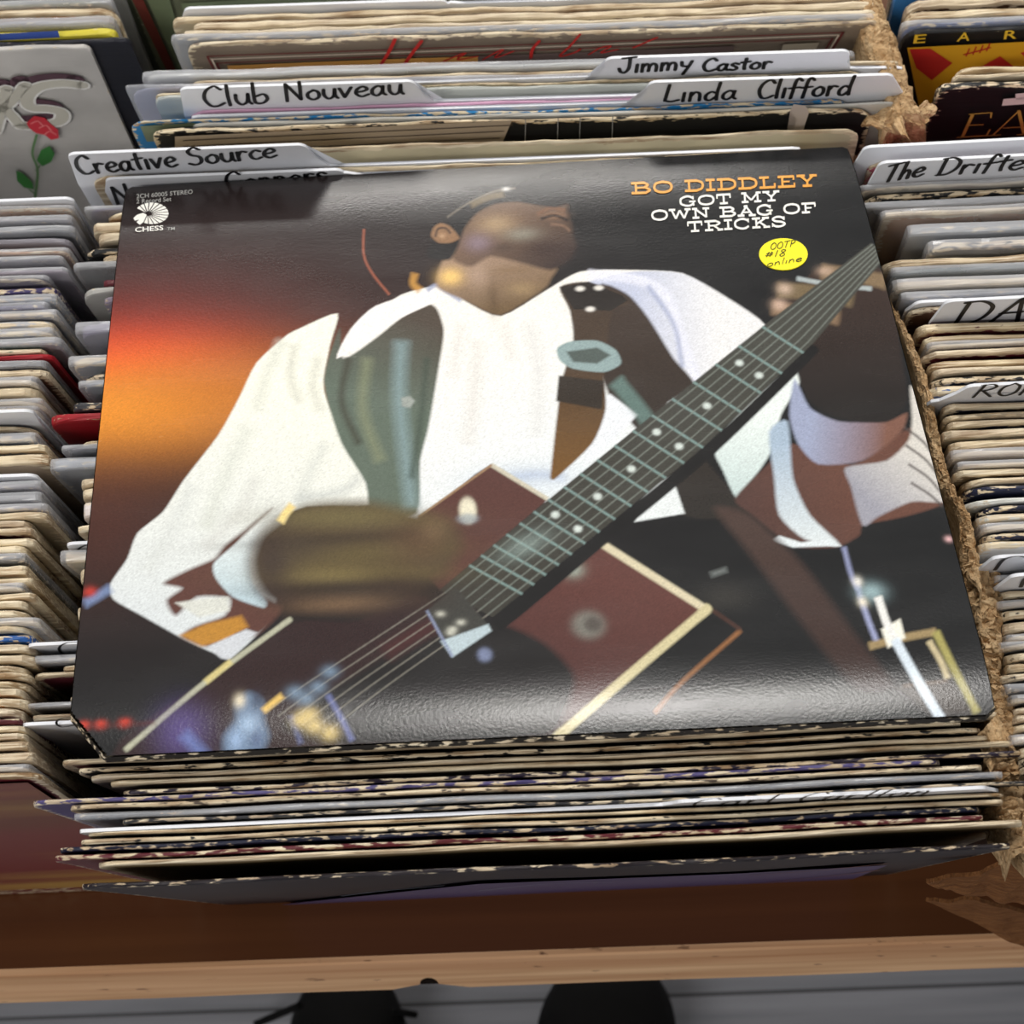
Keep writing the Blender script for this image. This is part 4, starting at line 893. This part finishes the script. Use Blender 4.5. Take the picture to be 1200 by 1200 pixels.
left += [E_(42, 906, 'maroon', .8, t=.0042, label='front sleeve of the left row, dark red face with yellow streaks', lm='the front left sleeve', root=1, art='streak', rgb=(112,40,48), lean=22)]
# break long runs with landmarks found by their looks
def lean_left(y): return float(np.interp(y, [-60, 60, 240, 330, 500, 600, 700, 905], [19, 20, 23, 25.5, 25.5, 23, 22, 22]))
G_L = 'record sleeves and dividers in the left row'
def add_landmarks(row, names, every=8):
    """where a run of look-alikes gets long, its odd one out becomes the mark to count from"""
    run, q = 0, list(names)
    for e in row:
        if e['lm']: run = 0
        else:
            run += 1
            if run >= every and q:
                col, pl, lab, lmk = q.pop(0); e['col'] = col; e['pl'] = pl; e['wear'] = .45; e['label'] = lab; e['lm'] = lmk; run = 0
add_landmarks(left, [('violet', False, 'violet-faced sleeve among the grey plastic-wrapped ones, left row', 'the violet-faced sleeve'), ('black', True, 'black plastic-wrapped sleeve about halfway along the left row', 'the black plastic-wrapped sleeve'),
  ('blue', False, 'blue sleeve among the worn cream edges of the left row', 'the blue left-row sleeve'), ('maroon', False, 'maroon sleeve among the worn cream edges of the left row', 'the maroon left-row sleeve'), ('green', False, 'green sleeve low in the left row', 'the green left-row sleeve'), ('orange', False, 'orange sleeve near the front of the left row', 'the orange left-row sleeve')], 9)
LROW = build_row(left, 'R', lean_left, lambda y: float(np.interp(y, [-60, 60, 240, 905], [-1.5, -1.2, -.6, .3])), G_L, 'the left row')

# ---- right-hand row: left ends show
XQ = [(250,1049),(300,1053),(340,1065),(400,1085),(450,1095),(500,1109),(540,1119),(570,1131),(600,1147),(650,1155),(700,1177),(740,1181),(790,1179),(830,1189),(900,1199)]
right = [
 E_(1055, -60, 'brown', .5), E_(1052, -40, 'cream', .5), E_(1050, -10, 'sky blue', .3, label='light blue sleeve at the top right beside the torn cardboard', lm='the light blue sleeve', rgb=(60,130,200)), 
 E_(1063, 4, 'brown', .75), E_(1064, 18, 'maroon', .75, t=.004, rgb=(90,62,56)), E_(1060, 30, 'blue', .4, t=.004, label='blue-edged sleeve behind the yellow and red one', pl=True, rgb=(60,90,150)),
 E_(1060, 38, 'black', .3, label='black, yellow and red sleeve with wide-spaced yellow capitals', lm='the yellow and red sleeve', root=1, art='ear'),
 E_(1122, 82, 'cream', .85), E_(1118, 90, 'cream', .9),
 E_(1100, 102, 'black', .45, label='black sleeve with gold serif capitals at the right', lm='the gold-lettered sleeve', root=1, art='ea'),
 E_(1000, 190, 'white', .2, kind='divider', tab=((1000, 172), (1330, 156)), label='large white rounded divider card against the torn cardboard at the right', lm='the large white right divider', slope=(.002,.002)),
 E_(1032, 183, 'pink', .45, rgb=(210,110,130)), E_(1018, 189, 'pink', .5, t=.0036, rgb=(196,90,110)), 
 E_(1014, 215, 'white', .2, kind='divider', tab=((1034, 192), (1330, 172)), label='white divider tab with two handwritten words at the upper right', lm='the lettered upper right divider', slope=(.006,.002),
   text=(('The', (1034, 214), (1082, 206), 20, 4.8), ('Drifters', (1096, 206), (1232, 196), 20, 4.8))),
 E_(1010, 222, 'cream', .6, pl=True), E_(1014, 232, 'black', .5), E_(1012, 244, 'black', .3, pl=True, t=.004),
 E_(1036, 252, 'orange', .75, t=.0046, pl=True, label='plastic-wrapped sleeve with orange and pink top edges, right row', lm='the orange and pink edged sleeve'),
 E_(1068, 272, 'grey', .4, pl=True), E_(1092, 290, 'black', .5, pl=True), E_(1036, 310, 'cream', .9, t=.005), E_(1048, 320, 'teal', .3, pl=True), E_(1050, 335, 'cream', .8, pl=True), E_(1060, 349, 'grey', .4, pl=True),
 E_(1063, 358, 'white', .2, kind='divider', tab=((1064, 357), (1130, 354)), label='plain white card edge just behind the large black D divider', slope=(.002,.002)), E_(1066, 364, 'brown', .6),
 E_(1072, 381, 'white', .2, kind='divider', tab=((1112, 353), (1330, 340)), label='white divider tab with two very large black capitals at the right', lm='the large-capitals divider', slope=(.010,.002),
   text=(('DAV', (1112, 382), (1238, 374), 27, 5.5),)),
]
right += filler(386, 455, XQ, 10, ['cream', 'black', 'cream', 'black', 'cream', 'maroon'], 21, (.5, .95), .1, jx=5)
right += [E_(1090, 458, 'blue', .6, label='blue sleeve corner behind the small lettered divider, right row', lm='the blue right-row corner'),
 E_(1088, 470, 'white', .2, kind='divider', tab=((1136, 453), (1330, 440)), label='white divider tab with small black letters at the right edge', lm='the small lettered right divider', slope=(.008,.002),
   text=(('RONA', (1138, 466), (1250, 460), 14, 3.8),))]
right += filler(478, 585, XQ, 10.4, ['cream', 'navy', 'cream', 'black', 'tan', 'pale grey', 'cream'], 22, (.45, .95), .22, jx=5)
right += [E_(1132, 590, 'white', .35, t=.005, label='clean white sleeve edge at the right beside the torn cardboard wall', lm='the clean white sleeve')]
right += filler(598, 648, XQ, 10.5, ['black', 'white', 'navy', 'cream', 'brown'], 23, (.4, .9), .1, jx=5)
right += [E_(1144, 672, 'white', .2, kind='divider', tab=((1150, 655), (1330, 642)), label='white divider tab with a thick black curve beside the crumpled cardboard', lm='the thick-curve divider', slope=(.004,.002), strokes=(([(1166, 668), (1176, 656), (1192, 652), (1210, 654)], 5),))]
right += filler(680, 692, XQ, 11, ['black'], 24, (.5, .6), 1.0, jx=5)
right += [E_(1164, 690, 'white', .2, kind='divider', tab=((1178, 676), (1330, 664)), label='white divider tab, the lowest lettered one at the right edge', lm='the lowest right divider', slope=(.004,.002), strokes=(([(1196, 688), (1202, 678), (1220, 674)], 5),))]
right += filler(698, 910, XQ, 11, ['cream', 'tan', 'black', 'silver', 'cream', 'black', 'dark grey'], 25, (.5, .95), .3, jx=5)
add_landmarks(right, [('navy', False, 'navy sleeve between cream edges in the right row', 'the navy right-row sleeve'), ('black', True, 'black plastic-wrapped sleeve low in the right row', 'the low black right-row sleeve'), ('grey', True, 'grey plastic-wrapped sleeve near the front of the right row', 'the grey right-row sleeve')], 10)
G_R = 'record sleeves and dividers in the right row'
RROW = build_row(right, 'L', lambda y: float(np.interp(y, [-60, 240, 900], [20, 24, 25])), lambda y: float(np.interp(y, [-60, 100, 200, 900], [-.8, -.3, .4, 1.0])), G_R, 'the right row')

# ---- pictures on the covers that show
def art(rows, key):
    for o, fr, e, t in rows:
        if e['kw'].get('art') == key: return o, fr, -t/2-.0012
    return None
def P(name, c, r=.4): return flat(name, c, r, .4, .08)
o, fr, y = art(ROW, 'frame')
art_poly(fr, [], P('maroon_ink', (112,44,44)), o, 'frame_line', y, [([(243,66),(600,53),(988,38)], 2.4), ([(243,66),(256,92)], 2.8), ([(988,38),(972,64)], 2.8), ([(254,74),(600,60),(976,45)], 2.2), ([(254,74),(264,96)], 2.6), ([(976,45),(962,66)], 2.4)])
art_poly(fr, [], P('cream_ink', (232,214,196)), o, 'frame_line', y-.0001, [([(247,69.5),(600,56.5),(983,41)], 1.8), ([(248,69),(260,94)], 2), ([(983,41),(968,65)], 2)])
art_poly(fr, [[(266,77),(440,70),(560,66),(560,76),(480,84),(360,92),(275,98)]], P('amber_ink', (226,164,84)), o, 'picture_patch', y-.0001)
art_poly(fr, [[(560,66),(860,54),(860,68),(560,78)]], P('dusk_ink', (120,100,96)), o, 'picture_patch', y-.0001)
art_poly(fr, [[(918,52),(960,50),(952,66),(912,68)]], P('beige_ink', (196,182,160)), o, 'picture_patch', y-.0001)
art_poly(fr, [], P('red_script_ink', (206,44,40)), o, 'brushed_script', y-.0004, [([(463,46),(455,62),(444,80)], 4.5), ([(494,48),(482,64),(471,80)], 4.5), ([(520,72),(534,66),(546,62),(536,70),(560,66)], 2.4), ([(566,70),(580,62),(590,58),(580,68),(602,60)], 2.2), ([(632,48),(624,58),(622,68)], 4), ([(680,40),(668,54),(656,66),(672,62),(680,58)], 3), ([(690,64),(704,56),(716,54),(704,62),(724,58)], 2.4), ([(742,56),(756,50),(770,44)], 3)])
o, fr, y = art(ROW, 'green')
art_poly(fr, [[(152,-6),(164,-8),(206,82),(196,84)]], P('maroon_border', (118,52,46)), o, 'printed_border', y)
art_poly(fr, [[(170,-6),(196,-10),(222,80),(210,82)],[(212,4),(400,-6),(400,4),(216,16)]], P('green_art', (122,134,104)), o, 'picture_patch', y)
o, fr, y = art(ROW, 'blue')
art_poly(fr, [[(164,148),(228,144),(228,165),(172,166)]], P('olive_art', (112,122,96)), o, 'picture_patch', y)
o, fr, y = art(ROW, 'bent')
art_poly(fr, [[(205,160),(600,141),(585,176),(205,196)]], P('beige_patch', (176,160,142)), o, 'picture_patch', y)
art_poly(fr, [], P('dark_line', (84,72,62)), o, 'printed_line', y-.0003, [([(215,165),(600,147)], 2), ([(215,172),(590,154)], 2), ([(215,180),(585,162)], 2)])
art_poly(fr, [], P('thin_pale_line', (150,150,152)), o, 'printed_line', y-.0003, [([(x, 140-(x-616)*.04),(x-1, 176-(x-616)*.04)], 1) for x in (616, 654, 680, 718)])
art_poly(fr, [[(930,122),(944,124),(948,132),(932,180),(918,180),(934,140),(926,130)]], P('pale_strip', (196,184,178)), o, 'pale_corner_strip', y-.0003)
o, fr, y = art(ROW, 'front')
art_poly(fr, [[(330,1060),(560,1036),(860,1024),(1040,1014),(1000,1030),(760,1046),(480,1064)]], P('violet_smear', (76,66,104)), o, 'picture_patch', y)
art_poly(fr, [], P('pale_smear', (150,156,172)), o, 'picture_streak', y-.0003, [([(400,1050),(450,1044),(520,1038)], 4), ([(560,1044),(640,1036),(720,1034)], 4), ([(500,1054),(600,1050),(680,1046)], 3)])
art_poly(fr, [], P('russet_smear', (120,72,60)), o, 'picture_streak', y-.0003, [([(880,1026),(960,1020),(1040,1012)], 5), ([(900,1034),(980,1026),(1030,1020)], 4)])
o, fr, y = art(LROW, 'streak')
n = Nodes('yellow_streak_print'); g = n.noise((2.2, 1, 16), det=3, rand=False); c = n.mix(n.math('MULTIPLY', n.math('SUBTRACT', g, .46), 5.0, True), lin((116,50,52)), lin((178,140,76)))  # printed picture: yellow streaks over dark red
g2 = n.noise((3, 1, 9), det=2, rand=False); c = n.mix(n.math('MULTIPLY', n.math('SUBTRACT', g2, .52), 5.0, True), c, lin((96,64,44))); n.base(c); n.set(.3, .5)
bm = bmesh.new(); polyf(bm, [(.002, -.006), (.310, -.006), (.310, -.29), (.002, -.29)], lambda a, b: (a, y, b)); obj('streaked_picture', bm, n.m, o)
o, fr, y = art(LROW, 'blueedge')
art_poly(fr, [[(-10,40),(68,36),(70,44),(-10,48)]], P('blue_edge_print', (70,96,176)), o, 'blue_print', y)
o, fr, y = art(LROW, 'rose')
M_CH = P('silver_letter', (196,192,178), .25); M_CD = P('plum_letter_shadow', (84,56,66)); M_CW = P('pale_outline', (232,230,224))
Sp = [(96,100),(72,98),(46,102),(32,114),(36,126),(58,128),(72,132),(70,142),(52,146),(30,148)]; Kp = [[(8,104),(2,126),(-6,154)], [(30,100),(10,122),(-4,130)], [(4,126),(14,136),(24,148)]]
art_poly(fr, [], M_CD, o, 'letter_shadow', y, [(Sp and [(p[0]-8, p[1]-6) for p in Sp], 23)]+[([(p[0]-6, p[1]-6) for p in k], 21) for k in Kp])
art_poly(fr, [], M_CW, o, 'letter_outline', y-.0002, [(Sp, 21)]+[(k, 19) for k in Kp])
art_poly(fr, [], M_CH, o, 'silver_letters', y-.0004, [(Sp, 15)]+[(k, 13) for k in Kp])
art_poly(fr, [], P('rose_stem', (96,134,84)), o, 'rose_stem', y-.0006, [([(43,158),(38,180),(44,200),(41,232)], 3), ([(42,200),(47,194)], 2), ([(42,228),(34,222)], 2)])
art_poly(fr, [[(43,188),(48,176),(58,171),(64,180),(60,190),(50,195)],[(19,200),(28,204),(38,214),(40,222),(28,220),(20,212)]], P('rose_leaf', (56,124,56)), o, 'rose_leaf', y-.0006)
art_poly(fr, [[(31,144),(40,136),(52,138),(58,144),(68,152),(69,162),(60,164),(52,158),(42,156),(34,150)]], P('rose_red', (206,48,62)), o, 'rose_bloom', y-.0007)
art_poly(fr, [], P('rose_pale', (236,140,140)), o, 'rose_petal_edge', y-.0009, [([(36,145),(44,142),(50,147)], 1.6), ([(46,150),(54,147),(60,153)], 1.6), ([(52,158),(58,154),(66,158)], 1.6)])
o, fr, y = art(RROW, 'ear')
art_poly(fr, [[(1063,56),(1300,44),(1320,150),(1084,160)]], P('yellow_art', (240,184,44)), o, 'yellow_panel', y)
M_RD = P('red_art', (206,48,46))
art_poly(fr, [[(1066,58),(1090,57),(1116,74),(1092,94),(1074,80)],[(1150,78),(1172,66),(1188,78),(1170,80)],[(1196,62),(1230,54),(1240,76),(1206,72)]], M_RD, o, 'red_shapes', y-.0003)
art_poly(fr, [], M_RD, o, 'red_marks', y-.0003, [([(1130,64),(1146,60),(1160,56)], 3)]+[([(1132+k*8,66-k*2),(1136+k*8,57-k*2)], 1.6) for k in range(4)])
M_YL = P('yellow_letters', (250, 206, 60)); to3 = lambda fr, y: (lambda a, b: (fr.local(a, b, y)[0], y, fr.local(a, b, y)[1]))
for ch, a, b in (('E', (1070, 51), (1084, 50)), ('A', (1121, 48.5), (1136, 47.5)), ('R', (1176, 46), (1191, 45))): block_text(ch, a, b, 10, to3(fr, y-.0004), 'yellow_capital', M_YL, o, .22)
o, fr, y = art(RROW, 'ea')
M_GO = P('gold_letters', (206, 176, 84), .3)
bmx = []
E1 = [([(1140,134),(1128,160)], 4), ([(1136,134),(1162,132)], 2.2), ([(1162,132),(1161,138)], 2), ([(1134,147),(1152,146)], 2), ([(1122,161),(1156,159)], 2.2), ([(1156,159),(1160,152)], 2)]
A1 = [([(1164,158),(1194,130)], 2), ([(1194,130),(1200,157)], 4), ([(1176,150),(1197,149)], 2), ([(1158,159),(1172,158)], 2), ([(1192,158),(1208,157)], 2)]
art_poly(fr, [], M_GO, o, 'gold_letters', y-.0004, E1+A1)
art_poly(fr, [[(1176,116),(1230,112),(1230,120),(1174,124)],[(1190,110),(1212,108),(1212,116),(1190,117)]], M_CW, o, 'torn_price_sticker', y-.0004)
